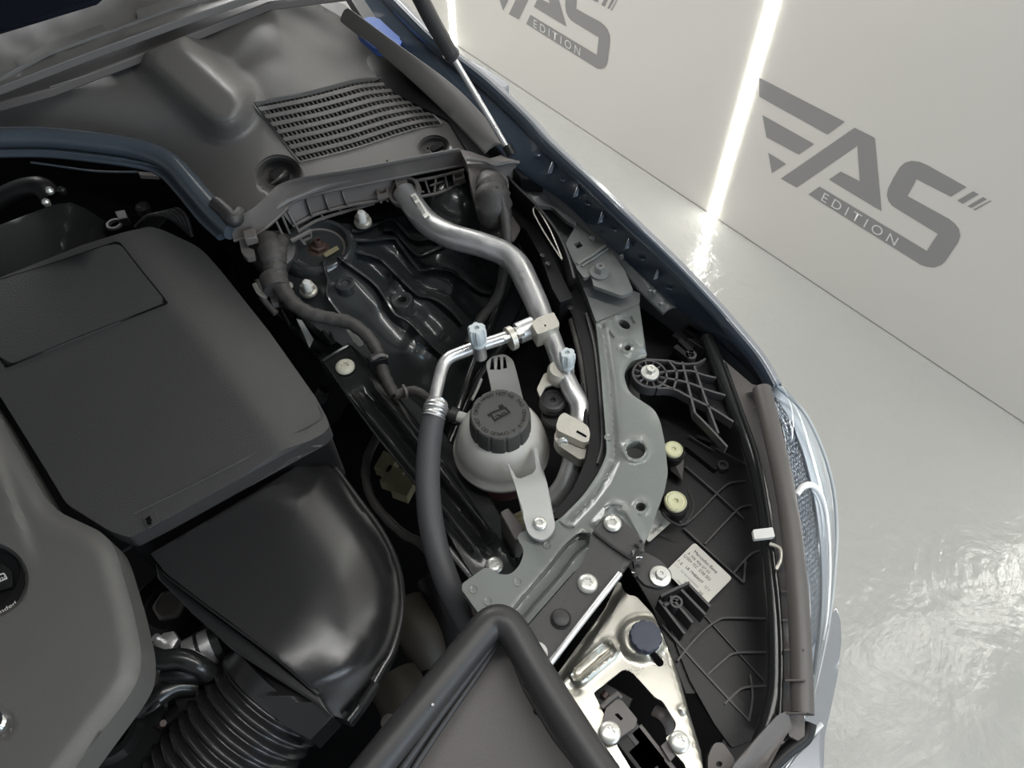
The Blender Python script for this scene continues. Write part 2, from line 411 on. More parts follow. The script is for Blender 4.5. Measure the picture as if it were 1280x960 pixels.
S_ = [[(1208, 233.8), (1159.7, 206.7), (1150, 202.5), (1139.5, 201), (1131, 203.5), (1125, 209), (1117, 222), (1110, 236), (1108.7, 244), (1110.5, 251), (1115, 256.8), (1122, 261.5),
       (1172.4, 292.2-.0), (1158.4, 313.7), (1024.5, 233.2), (1010.5, 243), (1151, 331), (1159, 333.6), (1168, 334.3), (1176, 331.5), (1181, 327), (1197.5, 303), (1200.2, 294.8), (1198.5, 286), (1193.5, 279.5), (1186, 273.5),
       (1134.3, 245), (1145.7, 223.8), (1188.8, 245.9)]]
SL_ = [[(1216.6, 239.1), (1223.3, 242.8), (1203.4, 254.6), (1196.7, 250.7)], [(1229, 246.3), (1233.6, 249.1), (1214.6, 259.8), (1209.3, 257.9)], [(1238.4, 250.4), (1239.5, 251.3), (1218.3, 263.1), (1216.6, 262)]]
for pn, sh in ((panels[2], 0), (panels[1], 1.1003)):
    lg = flatwall('logo', E_+A_+S_+SL_, sh, 'logo', pn)
    lt = text('lettering', 'E D I T I O N', (1026, 250.2), (1118, 307.5), .026, 0, 'wink', pn, wall=True)
    for v in lt.data.vertices: v.co.y += sh
# ================================================================== BODY OF THE CAR BEYOND THE BAY
def ribbon(name, left, right, material, parent=None, thick=.004, n=5, bevel=0, sharp=35, cross=1, zadd=None):
    """skin between two curves of (x, y, z) of equal length"""
    L_, R_ = crc(left, n=n), crc(right, n=n); K = len(L_); C_ = cross+1; vs = []
    for i in range(K):
        a, b = P(*L_[i][:3]), P(*R_[i][:3])
        for j in range(C_):
            p = a.lerp(b, j/cross)
            if zadd: p = p+Vector((0, 0, zadd(i/(K-1), j/cross)))
            vs.append(p)
    fs = [(i*C_+j, i*C_+j+1, (i+1)*C_+j+1, (i+1)*C_+j) for i in range(K-1) for j in range(cross)]
    a, b, c = vs[fs[0][0]], vs[fs[0][1]], vs[fs[0][2]]
    if (b-a).cross(c-b).z < 0: fs = [tuple(reversed(f)) for f in fs]
    n0 = len(vs); vs2 = vs+[v-Vector((0, 0, thick)) for v in vs]
    cnt = {(f[i], f[(i+1) % 4]) for f in fs for i in range(4)}
    sd = [(b, a, a+n0, b+n0) for a, b in cnt if (b, a) not in cnt]
    return mk(name, vs2, fs+[tuple(i+n0 for i in reversed(f)) for f in fs]+sd, material, parent, sharp, bevel)
FO = [(480, -16, .99), (536, 41, .985), (562, 63, .98), (600, 92, .975), (625, 114, .972), (662, 150, .968), (689, 180, .964), (750, 237, .957), (802.5, 288, .945), (843, 327, .932), (890, 376, .915), (915, 405, .905), (950, 447, .888), (970, 482, .872)]
FM0 = [(440, -16, .985), (500, 41, .98), (530, 70, .975), (575, 110, .97), (600, 130, .967), (637, 165, .963), (672, 199, .959), (731, 254, .951), (782, 305, .939), (822, 345, .926), (868, 392, .909), (893, 420, .899), (930, 457, .883), (966, 482, .870)]
FI = [(430, -10, .955), (470, 41, .95), (505, 75, .945), (555, 118, .94), (585, 146, .936), (622, 185, .93), (655, 216, .924), (707, 252, .915), (748, 292, .905), (784, 325, .895), (835, 372, .882), (858, 392, .876), (905, 432, .865), (950, 474, .855)]
FM = [(x-9, y+8, z-.003) for x, y, z in FO]
t = thing('front_fender', 'front wing edge with reflected dark blue in its colour and raised tabs running along the engine bay', 'fender')
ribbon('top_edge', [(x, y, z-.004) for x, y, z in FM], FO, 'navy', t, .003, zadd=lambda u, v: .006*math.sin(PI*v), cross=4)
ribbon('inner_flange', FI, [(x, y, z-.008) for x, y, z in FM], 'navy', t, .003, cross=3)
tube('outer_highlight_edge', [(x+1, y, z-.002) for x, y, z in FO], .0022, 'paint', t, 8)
# outer skin drops towards the wheel
vs = []; K = crc(FO, n=4)
for x, y, z in K:
    p = P(x, y, z)
    for k, (dx, dz) in enumerate(((.0, -.001), (.012, -.006), (.020, -.03), (.020, -.15), (.0, -.40))): vs.append(p+Vector((dx, 0, dz)))
mk('outer_skin', vs, [(i*5+j, i*5+j+1, (i+1)*5+j+1, (i+1)*5+j) for i in range(len(K)-1) for j in range(4)], 'paint', t)
def zfl(x, y):
    def near(c):
        return min(((sdist(x, y, a, b)[0], lerp(a[2], b[2], sdist(x, y, a, b)[1])) for a, b in zip(c, c[1:])))
    a, b = near(FI), near(FM); return lerp(a[1], b[1]-.008, a[0]/(a[0]+b[0]))
for (x, y), z in zip([(688.7, 208), (721, 237), (751.7, 269.4), (785, 302), (820.8, 340.4)], (.951, .944, .936, 0, 0)):
    z = zfl(x, y)+.006
    mk('tab', [P(x-6, y+12, z-.012), P(x+3, y+9, z-.010), P(x+7, y-12, z+.004), P(x+4, y-14, z+.004), P(x-5, y+10, z-.004), P(x+1, y+8, z-.003)], [(0, 1, 2, 3), (0, 4, 5, 1), (1, 5, 2), (0, 3, 4), (4, 3, 2, 5)], 'navy', t, 30, .0008)
for (x, y), z in zip([(672.5, 193), (703.6, 223.7), (735, 253.5), (768, 285.6), (802.5, 322), (837.4, 358.7)], (.95, .944, .937, .928, .917, .905)):
    z = zfl(x, y)+.0045
    lathe('spot_weld', x, y, z-.004, [(.0045, 0), (.004, .0012), (.0025, .0008), (.001, .0003)], 'navy', t, 12, key='weld')
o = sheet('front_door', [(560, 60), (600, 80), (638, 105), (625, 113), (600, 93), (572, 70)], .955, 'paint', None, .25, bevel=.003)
tag(o, 'sliver of silver front door beyond the seam of the wing', 'car door')
# dark recess beside the cowl
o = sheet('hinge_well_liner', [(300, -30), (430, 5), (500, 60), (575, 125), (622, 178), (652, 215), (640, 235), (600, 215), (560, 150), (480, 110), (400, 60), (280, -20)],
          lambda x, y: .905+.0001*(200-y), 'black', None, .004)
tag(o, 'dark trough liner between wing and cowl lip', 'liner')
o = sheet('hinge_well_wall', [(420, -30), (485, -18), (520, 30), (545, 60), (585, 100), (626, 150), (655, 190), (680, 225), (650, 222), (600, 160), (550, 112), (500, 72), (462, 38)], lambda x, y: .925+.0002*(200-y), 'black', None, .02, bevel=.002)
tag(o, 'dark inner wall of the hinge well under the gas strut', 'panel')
# windscreen corner and trims
o = sheet('windscreen', [(-80, -60), (190, -60), (118, 0), (0, 36), (-80, 60)], lambda x, y: 1.02+.0006*(40-y), 'glassw', None, .006); tag(o, 'dark corner of windscreen glass behind the cowl', 'windscreen')
def wz(x, y): return 1.0+.0002*(60-y)+.0012*math.sin(side(x, y, (0, 60), (300, -30))*.3)
t = thing('wiper_trough_trim', 'grey stepped trim strip between windscreen and cowl cover', 'trim')
sheet('trim_strip', [(-60, 48), (0, 30), (112, -2), (180, -40), (380, -40), (330, -12), (230, 22), (110, 66), (0, 108), (-60, 128)], wz, 'cowl', t, .01, step=16, bevel=.001)
sheet('stepped_lip', [(-50, 100), (10, 88), (22, 84), (19, 77), (60, 54), (128, 29), (135, 39), (172, 23), (169, 13), (220, -4), (330, -34), (350, -26), (220, 8), (120, 44), (60, 66), (0, 98), (-50, 116)], lambda x, y: wz(x, y)+.004, 'cowl', t, .004, bevel=.0012)
o = sheet('cowl_rear_step', [(-60, 120), (0, 103), (110, 62), (230, 20), (330, -14), (400, -30), (440, -10), (336, 3), (180, 66), (62, 111), (0, 128), (-60, 138)], lambda x, y: .975+.0002*(60-y), 'tan', None, .012, bevel=.002)
tag(o, 'dark smooth step along the rear edge of the cowl cover', 'trim')
# ------------------------------------------------------------------ cowl cover with grille
TC = crc([(318, 129), (380, 117), (428, 105), (447, 100.5), (470, 99), (498, 98.5)], n=6)
BC = crc([(376, 201), (440, 185), (496, 167), (525, 159), (538, 156.5), (551, 155.5)], n=6)
def resamp(c, n=60):
    d = [0]
    for a, b in zip(c, c[1:]): d.append(d[-1]+math.hypot(b[0]-a[0], b[1]-a[1]))
    out = []; i = 0
    for k in range(n+1):
        s = d[-1]*k/n
        while i < len(c)-2 and d[i+1] < s: i += 1
        f = (s-d[i])/(d[i+1]-d[i]); out.append((lerp(c[i][0], c[i+1][0], f), lerp(c[i][1], c[i+1][1], f)))
    return out
TC, BC = resamp(TC, 40), resamp(BC, 40)
def SP(u, v):
    k = u*(len(TC)-1); i = min(int(k), len(TC)-2); f = k-i
    a = (lerp(TC[i][0], TC[i+1][0], f), lerp(TC[i][1], TC[i+1][1], f)); b = (lerp(BC[i][0], BC[i+1][0], f), lerp(BC[i][1], BC[i+1][1], f))
    return (lerp(a[0], b[0], v), lerp(a[1], b[1], v))
def cz(x, y):
    z = .935+.00022*(160-y)
    d, _ = sdist(x, y, (212, 70), (278, 130)); z += .030*sstep(50, 16, d)                       # hump over the wiper spindle
    z -= .00030*max(0, (x-335)-(y-0)*.32)*(1-.6*sstep(60, 170, y))
    z -= .040*sstep(130, 230, y-.15*x+40)*sstep(330, 180, x)                                       # falls towards the seal at the left
    d = ldist(x, y, [(340, 10), (430, 60), (520, 120), (610, 190)]); z -= .008*gs(d, 20)
    z += .010*gs(ldist(x, y, [(330, 0), (330, 80)]), 70)
    z -= .022*sstep(30, 20, math.hypot(x-348, (y-219)*1.15))                                       # fastener recesses
    z -= .012*sstep(21, 13, math.hypot(x-543, (y-184)*1.3))
    return z
grille_hole = TC+list(reversed(BC))
t = thing('cowl_cover', 'large grained dark grey cowl cover with hump and louvred air grille', 'cowl cover')
cout = [(-60, 128), (0, 119), (62, 108), (120, 89), (180, 66), (240, 40), (300, 14), (336, -2), (370, -12), (428, 22), (470, 55), (505, 85), (550, 122), (590, 157), (640, 196), (650, 205), (600, 200), (560, 205), (500, 212), (420, 228), (360, 250), (330, 270), (288, 276), (262, 245), (235, 214), (205, 190), (160, 176), (80, 168), (0, 166), (-60, 168)]
sheet('panel', cout, cz, 'cowl', t, .004, [grille_hole], step=6, sharp=60, feat=[circ(348, 219, 30, 26, 36)+[(378, 219)], circ(348, 219, 21, 18, 30)+[(369, 219)], circ(543, 184, 20, 15.5, 28)+[(563, 184)], circ(543, 184, 13.5, 10.5, 24)+[(556.5, 184)]])
tube('rear_edge_bead', [(62, 109, .966), (120, 90, .967), (180, 67, .969), (240, 40.5, .971), (300, 14.5, .973), (336, -1, .974), (372, -14, .975)], .0016, 'cowl', t, 8)
mg = lambda x, y: cz(x, y)+.0006
tube('grille_border', [(x, y, mg(x, y)) for x, y in [SP(u/12, -.02) for u in range(13)]]+[(x, y, mg(x, y)) for x, y in [SP(1.012, v/4) for v in range(5)]], .0012, 'cowl', t, 6, n=3)
tube('grille_border', [(x, y, mg(x, y)) for x, y in [SP(-.014, v/4) for v in range(5)]]+[(x, y, mg(x, y)) for x, y in [SP(u/12, 1.02) for u in range(13)]], .0012, 'cowl', t, 6, n=3)
for k in range(7):                                   # the curved slats
    v0, v1 = (k+.56)/7.6, (k+1.0)/7.6
    ribbon('slat', [(*SP(u/16, v0), cz(*SP(u/16, v0))+.0002) for u in range(17)], [(*SP(u/16, v1), cz(*SP(u/16, v1))-.0005) for u in range(17)], 'cowl', t, .001, 2)
for k in range(33):                                  # the fins that cross below the slats and make the teeth
    u = (k+.5)/33; a, b, cpt = SP(u, 0), SP(u, 1), SP(u+.010, 0); dpt = SP(u+.010, 1)
    vs = []
    for j in range(6):
        p_, q_ = SP(u, j/5), SP(u+.010, j/5); zz_ = cz(*p_)-.0035
        vs += [P(*p_, zz_), P(*q_, zz_), P(*q_, zz_)-Vector((0, 0, .012)), P(*p_, zz_)-Vector((0, 0, .012))]
    mk('fin', vs, [(j*4+m_, j*4+(m_+1) % 4, j*4+4+(m_+1) % 4, j*4+4+m_) for j in range(5) for m_ in range(4)]+[(3, 2, 1, 0), (20, 21, 22, 23)], 'cowl', t, 0)
sheet('grille_tray', [SP(0, 0)]+[SP(u/8, -.03) for u in range(9)]+[SP(u/8, 1.1) for u in range(8, -1, -1)], lambda x, y: cz(x, y)-.02, 'dark', t, .002)
lathe('fastener', 350, 221, .903, [(.012, 0), (.012, .006), (.009, .008), (.004, .008)], 'rubber', t, 20)
tube('fastener_blade', [(340, 229, .909), (350, 222, .915), (357, 214, .911)], .0018, 'cowl', t, 6)
sheet('clip', rnd([(537, 183), (552, 176), (555, 182), (547, 186), (541, 189)], 1), .932, 'dark', t, .004)
lathe('drain_hole', 535, 186, .9225, [(.0015, 0), (.0015, .002)], 'dark', t, 8)
lathe('drain_hole', 484, 202, .925, [(.0012, 0), (.0012, .0015)], 'dark', t, 8)
# upright lip beside the grille
LP = [(425, 24, .965), (470, 60, .962), (519, 103, .958), (565, 147, .951), (606, 190, .943)]
LQ = [(437, 10, .990), (494, 52, .985), (566, 105, .975), (610, 150, .962), (632, 180, .948)]
o = ribbon('cowl_side_lip', LP, LQ, 'cowl', None, .004, 8, .0012, cross=4, zadd=lambda u, v: .006*math.sin(PI*v)); tag(o, 'raised dark lip along the right side of the cowl cover', 'lip')
# washer filler cap
t = thing('washer_filler_cap', 'blue flip cap of the washer fluid filler half hidden behind cowl lip', 'filler cap')
sheet('cap_lid', rnd([(448, 26), (462, 20), (478, 24), (493, 34), (501, 48), (500, 62), (470, 62), (445, 40)], 6), .962, 'bluecap', t, .010, bevel=.002)
sheet('cap_tab', [(494, 49), (503, 51), (500, 57), (492, 54)], .966, 'bluecap', t, .003, bevel=.0006)
# hood gas strut
t = thing('hood_gas_strut', 'black gas strut with thin bright rod holding the hood open', 'gas strut')
tube('cylinder', [(516, -22, 1.13), (539, 24, 1.085), (563, 66, 1.04)], .0088, 'rubber', t, 16)
lathe('collar', 564, 68, 1.037, [(.0095, -.003), (.0098, 0), (.009, .003)], 'rubber', t, 16, axis=P(563, 66, 1.04)-P(539, 24, 1.085))
tube('rod', [(564, 68, 1.037), (600, 128, .995), (637, 190, .952)], .0036, 'alu', t, 12)
tube('ball_socket', [(633, 182, .957), (640, 194, .949)], .006, 'black', t, 12)
# ------------------------------------------------------------------ hood seal and cowl channel
t = thing('hood_seal', 'long black rubber bulb seal with bluish sheen behind the engine', 'seal')
tube('bulb', [(-60, 174, .930), (0, 172, .930), (60, 172, .928), (120, 178, .925), (175, 187, .922), (212, 203, .92), (240, 233, .917), (266, 263, .913), (292, 288, .908)], .0128, 'seal', t, 18)
tube('flange', [(-60, 192, .914), (0, 190, .914), (60, 190, .912), (120, 196, .910), (175, 204, .908), (204, 214, .905), (228, 238, .902), (256, 272, .898), (280, 294, .895)], .0095, 'seal', t, 12, flat=.6)
tube('bead', [(0, 189, .924), (60, 189, .922), (120, 195, .919), (175, 203, .916), (203, 211, .914)], .0012, 'seal', t, 6)
tube('seal_end', [(270, 254, .925), (284, 266, .924), (292, 275, .922), (300, 266, .920)], .009, 'rubber', t, 12)
t = thing('cowl_channel', 'smooth dark grey moulded channel curving below the air grille', 'channel')
CT = [(286, 268, .921), (310, 264, .928), (332, 246, .934), (350, 230, .936), (380, 221, .937), (430, 213, .937), (480, 204, .936), (530, 194, .935), (574, 186, .933)]
CB = [(292, 300, .897), (322, 291, .898), (350, 268, .902), (366, 252, .905), (390, 243, .906), (435, 233, .906), (485, 223, .906), (535, 213, .905), (580, 205, .904)]
ribbon('channel_skin', CB, CT, 'tan', t, .004, 8, cross=6, zadd=lambda u, v: .010*math.sin(PI*v)*(1-.4*v))
tube('front_lip', [(x, y+1, z-.001) for x, y, z in CB], .0017, 'tan', t, 8)
tube('top_bead', [(x, y, z+.001) for x, y, z in CT[4:]], .0012, 'cowl', t, 6)
sheet('latch_tab', [(303, 288), (318, 284), (321, 296), (306, 300)], .912, 'tan', t, .010, bevel=.001)
sheet('hook', rnd([(298, 296), (304, 294), (312, 310), (318, 312), (318, 320), (308, 322), (302, 316)], 2), .897, 'tan', t, .008, bevel=.001)
# end piece right of the channel
t = thing('cowl_corner_piece', 'tan-grey moulded corner piece around the wiring grommet', 'corner piece')
def ez(x, y): return .925-.0009*max(0, y-205)*.6+.006*gs(ldist(x, y, [(580, 200), (612, 207), (640, 203), (650, 200)]), 6)
sheet('corner_shell', [(574, 186), (590, 190), (612, 198), (636, 191), (643, 190), (653, 204), (640, 212), (635, 222), (636, 232), (634, 262), (622, 284), (606, 272), (597, 262), (588, 230), (584, 205)], ez, 'tan', t, .014, [circ(617, 236, 15, 22, 18)], step=6, bevel=.001)
tube('top_ridge', [(583, 199, .935), (604, 201, .934), (618, 206, .932), (636, 203, .932), (649, 203, .930)], .0022, 'cowl', t, 8)
# ribbed framework under the channel
t = thing('cowl_rib_frame', 'open ribbed plastic framework hanging below the cowl channel', 'rib frame')
RT = [(350, 262, .897), (366, 251, .898), (384, 246, .899), (430, 235, .899), (480, 226, .899), (492, 223, .898)]
RB = [(366, 283, .872), (382, 274, .873), (400, 266, .874), (440, 256, .875), (470, 251, .875), (490, 246, .875)]
ribbon('back_web', RB, RT, 'tan', t, .003, 5)
tube('upper_rail', [(x, y, z+.001) for x, y, z in RT], .0016, 'tan', t, 6)
tube('lower_rail', [(x, y, z+.002) for x, y, z in RB], .0019, 'tan', t, 6)
for (a, b) in [((381, 247), (389, 270)), ((403, 241), (411, 263)), ((425, 236), (433, 257)), ((446, 232), (462, 244)), ((462, 229), (480, 237))]:
    mk('rib', [P(*a, .901), P(*b, .880), P(*b, .872), P(*a, .893), P(a[0]+2, a[1], .901), P(b[0]+2, b[1], .880), P(b[0]+2, b[1], .872), P(a[0]+2, a[1], .893)], [(0, 1, 2, 3), (7, 6, 5, 4), (0, 4, 5, 1), (3, 2, 6, 7), (0, 3, 7, 4), (1, 5, 6, 2)], 'tan', t, 0)
tube('second_rail', [(372, 290, .862), (384, 282, .863), (400, 274, .864), (432, 264, .865), (468, 254, .866)], .0022, 'tan', t, 6)
for x, y in ((402, 274), (425, 267), (446, 262)): tube('rib', [(x-2, y-12, .872), (x+2, y+1, .863)], .0015, 'tan', t, 6)
tube('second_rail', [(498, 232, .886), (520, 226, .887), (545, 221, .888), (580, 212, .889)], .0022, 'tan', t, 6)
tube('second_rail', [(500, 252, .872), (525, 246, .873), (552, 240, .874), (582, 226, .876)], .0022, 'tan', t, 6)
for a, b in [((505, 231), (510, 250)), ((520, 226), (516, 246)), ((531, 224), (537, 242)), ((545, 221), (543, 240)), ((556, 218), (560, 236)), ((568, 215), (570, 231)), ((514, 236), (530, 240)), ((538, 232), (556, 226)), ((470, 232), (490, 240)), ((472, 240), (486, 252)), ((480, 236), (476, 254))]:
    tube('rib', [(*a, .886), (*b, .876)], .0015, 'tan', t, 6)
for bx in ((478, 240), (573, 220)):
    sheet('clip_frame', [(bx[0]-8, bx[1]-4), (bx[0]+6, bx[1]-7), (bx[0]+8, bx[1]+2), (bx[0]-6, bx[1]+6)], .890, 'tan', t, .006, [[(bx[0]-5, bx[1]-2), (bx[0]+4, bx[1]-4), (bx[0]+5, bx[1]), (bx[0]-4, bx[1]+3)]])
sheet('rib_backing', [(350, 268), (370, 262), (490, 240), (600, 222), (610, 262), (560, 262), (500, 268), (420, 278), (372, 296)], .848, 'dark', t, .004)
lathe('pipe_grommet', 506, 240, .887, [(.0205, -.006), (.0215, 0), (.0205, .004), (.017, .004), (.0165, -.004)], 'tan', t, 24, axis=P(506, 243, .89)-P(520, 262, .86))
sheet('grommet_strap', [(493, 224), (508, 221), (511, 235), (497, 238)], .898, 'tan', t, .006, bevel=.0006)
# corner bracket over the strut dish
tube('rib', [(364, 301, .876), (389, 288, .878)], .0028, 'tan', t, 6); tube('rib', [(374, 297, .872), (382, 306, .866)], .0018, 'tan', t, 6)
tube('rib', [(388, 289, .874), (389, 296, .866), (379, 301, .866)], .0018, 'tan', t, 6, smooth=False)
for a, b in (((352, 268), (362, 292)), ((360, 264), (374, 290)), ((345, 276), (356, 300))): tube('rib', [(*a, .892), (*b, .866)], .0016, 'tan', t, 6)
# ================================================================== BAY FLOOR AND DARK LINERS
up_ = [(-1.9, -.16), (.30, -.16), (.47, .12), (.47, 1.9), (-1.9, 1.9)]
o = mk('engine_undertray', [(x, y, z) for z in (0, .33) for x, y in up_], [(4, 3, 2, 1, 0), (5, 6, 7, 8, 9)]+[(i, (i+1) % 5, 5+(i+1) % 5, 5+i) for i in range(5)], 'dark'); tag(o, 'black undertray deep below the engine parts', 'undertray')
t = thing('bulkhead', 'black bulkhead wall below the hood seal and cowl channel', 'bulkhead')
bl_ = crc([(-500, 192, .905), (-60, 193, .905), (60, 193, .903), (175, 208, .90), (204, 218, .897), (228, 242, .893), (256, 276, .89), (285, 304, .885), (330, 290, .885), (352, 264, .885), (430, 240, .885), (500, 224, .885), (580, 206, .89), (640, 212, .89)], n=3)
bv_ = []
for q_ in bl_:
    p_ = P(*q_)+Vector((.035, .085, 0)); bv_ += [p_, Vector((p_.x, p_.y, .33)), Vector((p_.x+.01, p_.y+.02, .33)), p_+Vector((.01, .02, 0))]
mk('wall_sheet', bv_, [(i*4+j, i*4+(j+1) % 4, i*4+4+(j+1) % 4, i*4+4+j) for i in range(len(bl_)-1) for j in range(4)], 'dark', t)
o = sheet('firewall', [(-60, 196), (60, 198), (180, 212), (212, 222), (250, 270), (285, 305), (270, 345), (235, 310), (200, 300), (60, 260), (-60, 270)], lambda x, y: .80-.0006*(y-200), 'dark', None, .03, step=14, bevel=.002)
tag(o, 'black firewall insulation below the hood seal', 'firewall')
t = thing('firewall_pipework', 'dark clips and rubber pipes in the shadow behind air box', 'pipework')
for k in range(5): tube('bellows_rib', [(170+k*7, 283, .80), (186+k*8, 270-k*2, .83), (208+k*6, 270, .83), (228+k*3, 284+k*3, .81)], .003, 'rubber', t, 8)
lathe('plug', 178, 258, .82, [(.010, -.01), (.010, 0), (.007, .003), (.003, .003)], 'rubber', t, 20)
sheet('clip', [(172, 214), (196, 216), (198, 220), (174, 219)], .86, 'tan', t, .006, bevel=.0008)
sheet('clip', [(143, 264), (156, 262), (160, 272), (148, 275)], .85, 'black', t, .012, bevel=.001)
lathe('ring', 144, 282, .84, [(.010, 0), (.011, .002), (.010, .004), (.007, .004), (.006, 0)], 'rubber', t, 24)
tube('rod', [(38, 203, .88), (60, 206, .87), (120, 214, .86), (172, 215, .86)], .0016, 'seal', t, 6)
tube('pipe', [(-20, 262, .84), (20, 240, .86), (50, 234, .87), (64, 246, .86)], .014, 'black', t, 14)
lathe('fitting', 62, 238, .885, [(.004, -.004), (.005, 0), (.003, .004)], 'bolt', t, 10); lathe('fitting', 77, 237, .885, [(.004, -.006), (.005, 0), (.003, .003)], 'black', t, 10); lathe('fitting', 57, 252, .882, [(.004, -.006), (.005, 0), (.003, .003)], 'bolt', t, 10)
# ================================================================== REAR ENGINE COVER
def rz(x, y):
    d = side(x, y, (80, 300), (88, 253)); return .885-.0011*max(0, d)-.0002*max(0, 300-y)*0
o = sheet('rear_engine_cover', [(-60, 300), (0, 281), (40, 266), (67, 255.5), (88, 253), (106, 260), (133, 277), (120, 302), (95, 311), (60, 330), (-60, 372)], rz, 'gloss', None, .05, step=9, bevel=.0025, sharp=45)
tag(o, 'smooth black cover behind the air filter box at the left edge', 'cover')
# ================================================================== AIR FILTER BOX
t = thing('air_filter_box', 'large grained black air filter box lid in the left middle', 'air filter box')
def az(x, y):
    d = side(x, y, (150, 300), (322, 520)); z = .890-.00018*max(0, -d)-.0000030*max(0, -d)**2
    return z
ab = rnd([(-60, 367, 0), (0, 347, 0), (103, 306, 3), (155, 290, 8), (188, 283, 6), (203, 287, 8), (250, 309, 14), (276, 338, 12), (337, 415, 0), (395, 497, 0), (409, 523, 6), (412, 533, 3), (404, 542, 4), (300, 598, 0), (205, 650, 0), (162, 672, 4), (137, 664, 8), (83, 630, 8), (59, 590, 0), (0, 495, 0), (-60, 400, 0)], 4)
# which side of the crease is lower: the right one
_s = 1 if side(330, 380, (150, 300), (322, 520)) < 0 else -1
def az(x, y):
    d = _s*-side(x, y, (150, 300), (322, 520)); return .890-(.00022*max(0, d)+.0000018*max(0, d)**2)
sheet('lid', ab, az, 'cover', t, .020, step=13, bevel=.004, sharp=50)
sheet('lid_panel', rnd([(-60, 360), (0, 350), (136, 305.5, 8), (152, 306, 9), (203, 371, 6), (204, 380, 8), (16, 455, 8), (4, 449, 8), (-60, 400)], 8), lambda x, y: az(x, y)+.0022, 'cover', t, .0025, step=26, bevel=.0008)
tube('panel_groove', [(x, y, az(x, y)+.0014) for x, y in [(0, 350), (70, 328), (136, 305.5), (146, 303.5), (153, 308), (178, 340), (203, 371), (206, 377), (200, 382), (110, 417), (16, 455), (8, 455), (0, 448)]], .0011, 'dark', t, 6)
tube('lower_ridge', [(166, 643, az(166, 643)+.0004), (230, 612, az(230, 612)), (300, 577, az(300, 577)), (370, 540, az(370, 540)), (396, 527, az(396, 527)), (403, 520, az(403, 520)), (398, 508, az(398, 508))], .0011, 'cover', t, 6)
sheet('lower_shell', rnd([(20, 470), (70, 590), (160, 680), (210, 660), (300, 606), (408, 548), (412, 536), (345, 440), (240, 330)], 5), .862, 'black', t, .09, bevel=.003)
mk('arrow_mark', [P(x, y, az(x, y)+.0045) for x, y in ((181, 649), (187, 644), (191, 652), (188.5, 651), (190, 655), (184, 656), (183.5, 651))], [(6, 5, 4, 3, 2, 1, 0)], 'dark', t, 0)
sheet('arrow_pad', rnd([(176, 646), (192, 636), (200, 652), (184, 662)], 3), lambda x, y: az(x, y)+.0012, 'cover', t, .002, bevel=.0004)
for k in range(9):
    u = k/9; x0, y0 = lerp(165, 398, u), lerp(678, 552, u)
    tube('edge_rib', [(x0, y0+3, .856), (x0+14, y0-8, .866), (x0+30, y0-9, .866)], .0012, 'tan', t, 5, smooth=False)
tube('lower_ledge', [(150, 690, .845), (250, 634, .848), (330, 592, .85), (404, 552, .852)], .0028, 'gloss', t, 8)
# ================================================================== AIR DUCT
t = thing('air_intake_duct', 'glossy black curved intake duct below the air filter box', 'air duct')
dp = rnd([(188, 692, 3), (224, 671, 0), (370, 583, 6), (390, 575, 10), (412, 579, 8), (447, 626, 12), (477, 667, 20), (495, 706, 20), (501, 742, 20), (499, 777, 20), (489, 813, 15), (477, 834, 15), (456, 871, 8), (434, 901, 4), (414, 893, 4), (398, 868, 4), (345, 822, 0), (288, 777, 0), (260, 757, 0), (207, 716, 3)], 4)
rim = [(396, 574), (412, 579), (447, 626), (477, 667), (495, 706), (501, 742), (499, 777), (489, 813), (477, 834), (456, 871), (434, 901)]
rimL = crc(rim, n=4)
def dz(x, y):
    d = ldist(x, y, rimL); w_ = 95+40*sstep(600, 800, y)
    z = .862-.062*(1-math.sqrt(max(0, 1-max(0, 1-d/w_)**2)))
    z -= .018*sstep(840, 900, y+.2*(x-400)); z += .004*gs(math.hypot(x-430, y-820), 50)
    return z
sheet('duct_shell', dp, dz, 'duct', t, .03, step=8, bevel=.002, sharp=60)
tube('split_flange', [(x+1, y, .803) for x, y in rim], .0035, 'duct', t, 8, flat=.8)
tube('clip_strip', [(470, 853, .806), (456, 874, .804), (440, 896, .80)], .0034, 'rubber', t, 6)
tube('front_edge', [(205, 717, .855), (262, 760, .857), (300, 788, .857), (350, 826, .853), (398, 868, .845)], .0016, 'duct', t, 6)
sheet('front_wall', [(194, 702), (262, 762), (300, 790), (400, 870), (412, 893), (396, 880), (330, 838), (290, 812), (235, 762), (196, 722)], lambda x, y: .842, 'duct', t, .03, bevel=.002)
sheet('hose_neck', [(291, 815), (306, 795), (398, 868), (416, 895), (388, 925), (352, 905), (300, 850)], lambda x, y: .835-.0004*abs(side(x, y, (300, 860), (400, 880))), 'duct', t, .04, step=9, bevel=.002)
# corrugated hose
t = thing('corrugated_air_hose', 'black corrugated rubber intake hose at the bottom left', 'hose')
nr = 10
A0, A1 = (342, 868, .775), (238, 1002, .745)
def cprof(i, n): return 1+.07*math.cos(2*PI*i/8)
pts = [(lerp(A0[0], A1[0], k/ (nr*8)), lerp(A0[1], A1[1], k/(nr*8)), lerp(A0[2], A1[2], k/(nr*8))) for k in range(nr*8+1)]
tube('bellows', pts, .0545, 'duct', t, 48, smooth=False, prof=cprof, sharp=0)
tube('hose_collar', [(358, 848, .780), (342, 868, .776)], .0585, 'duct', t, 48)
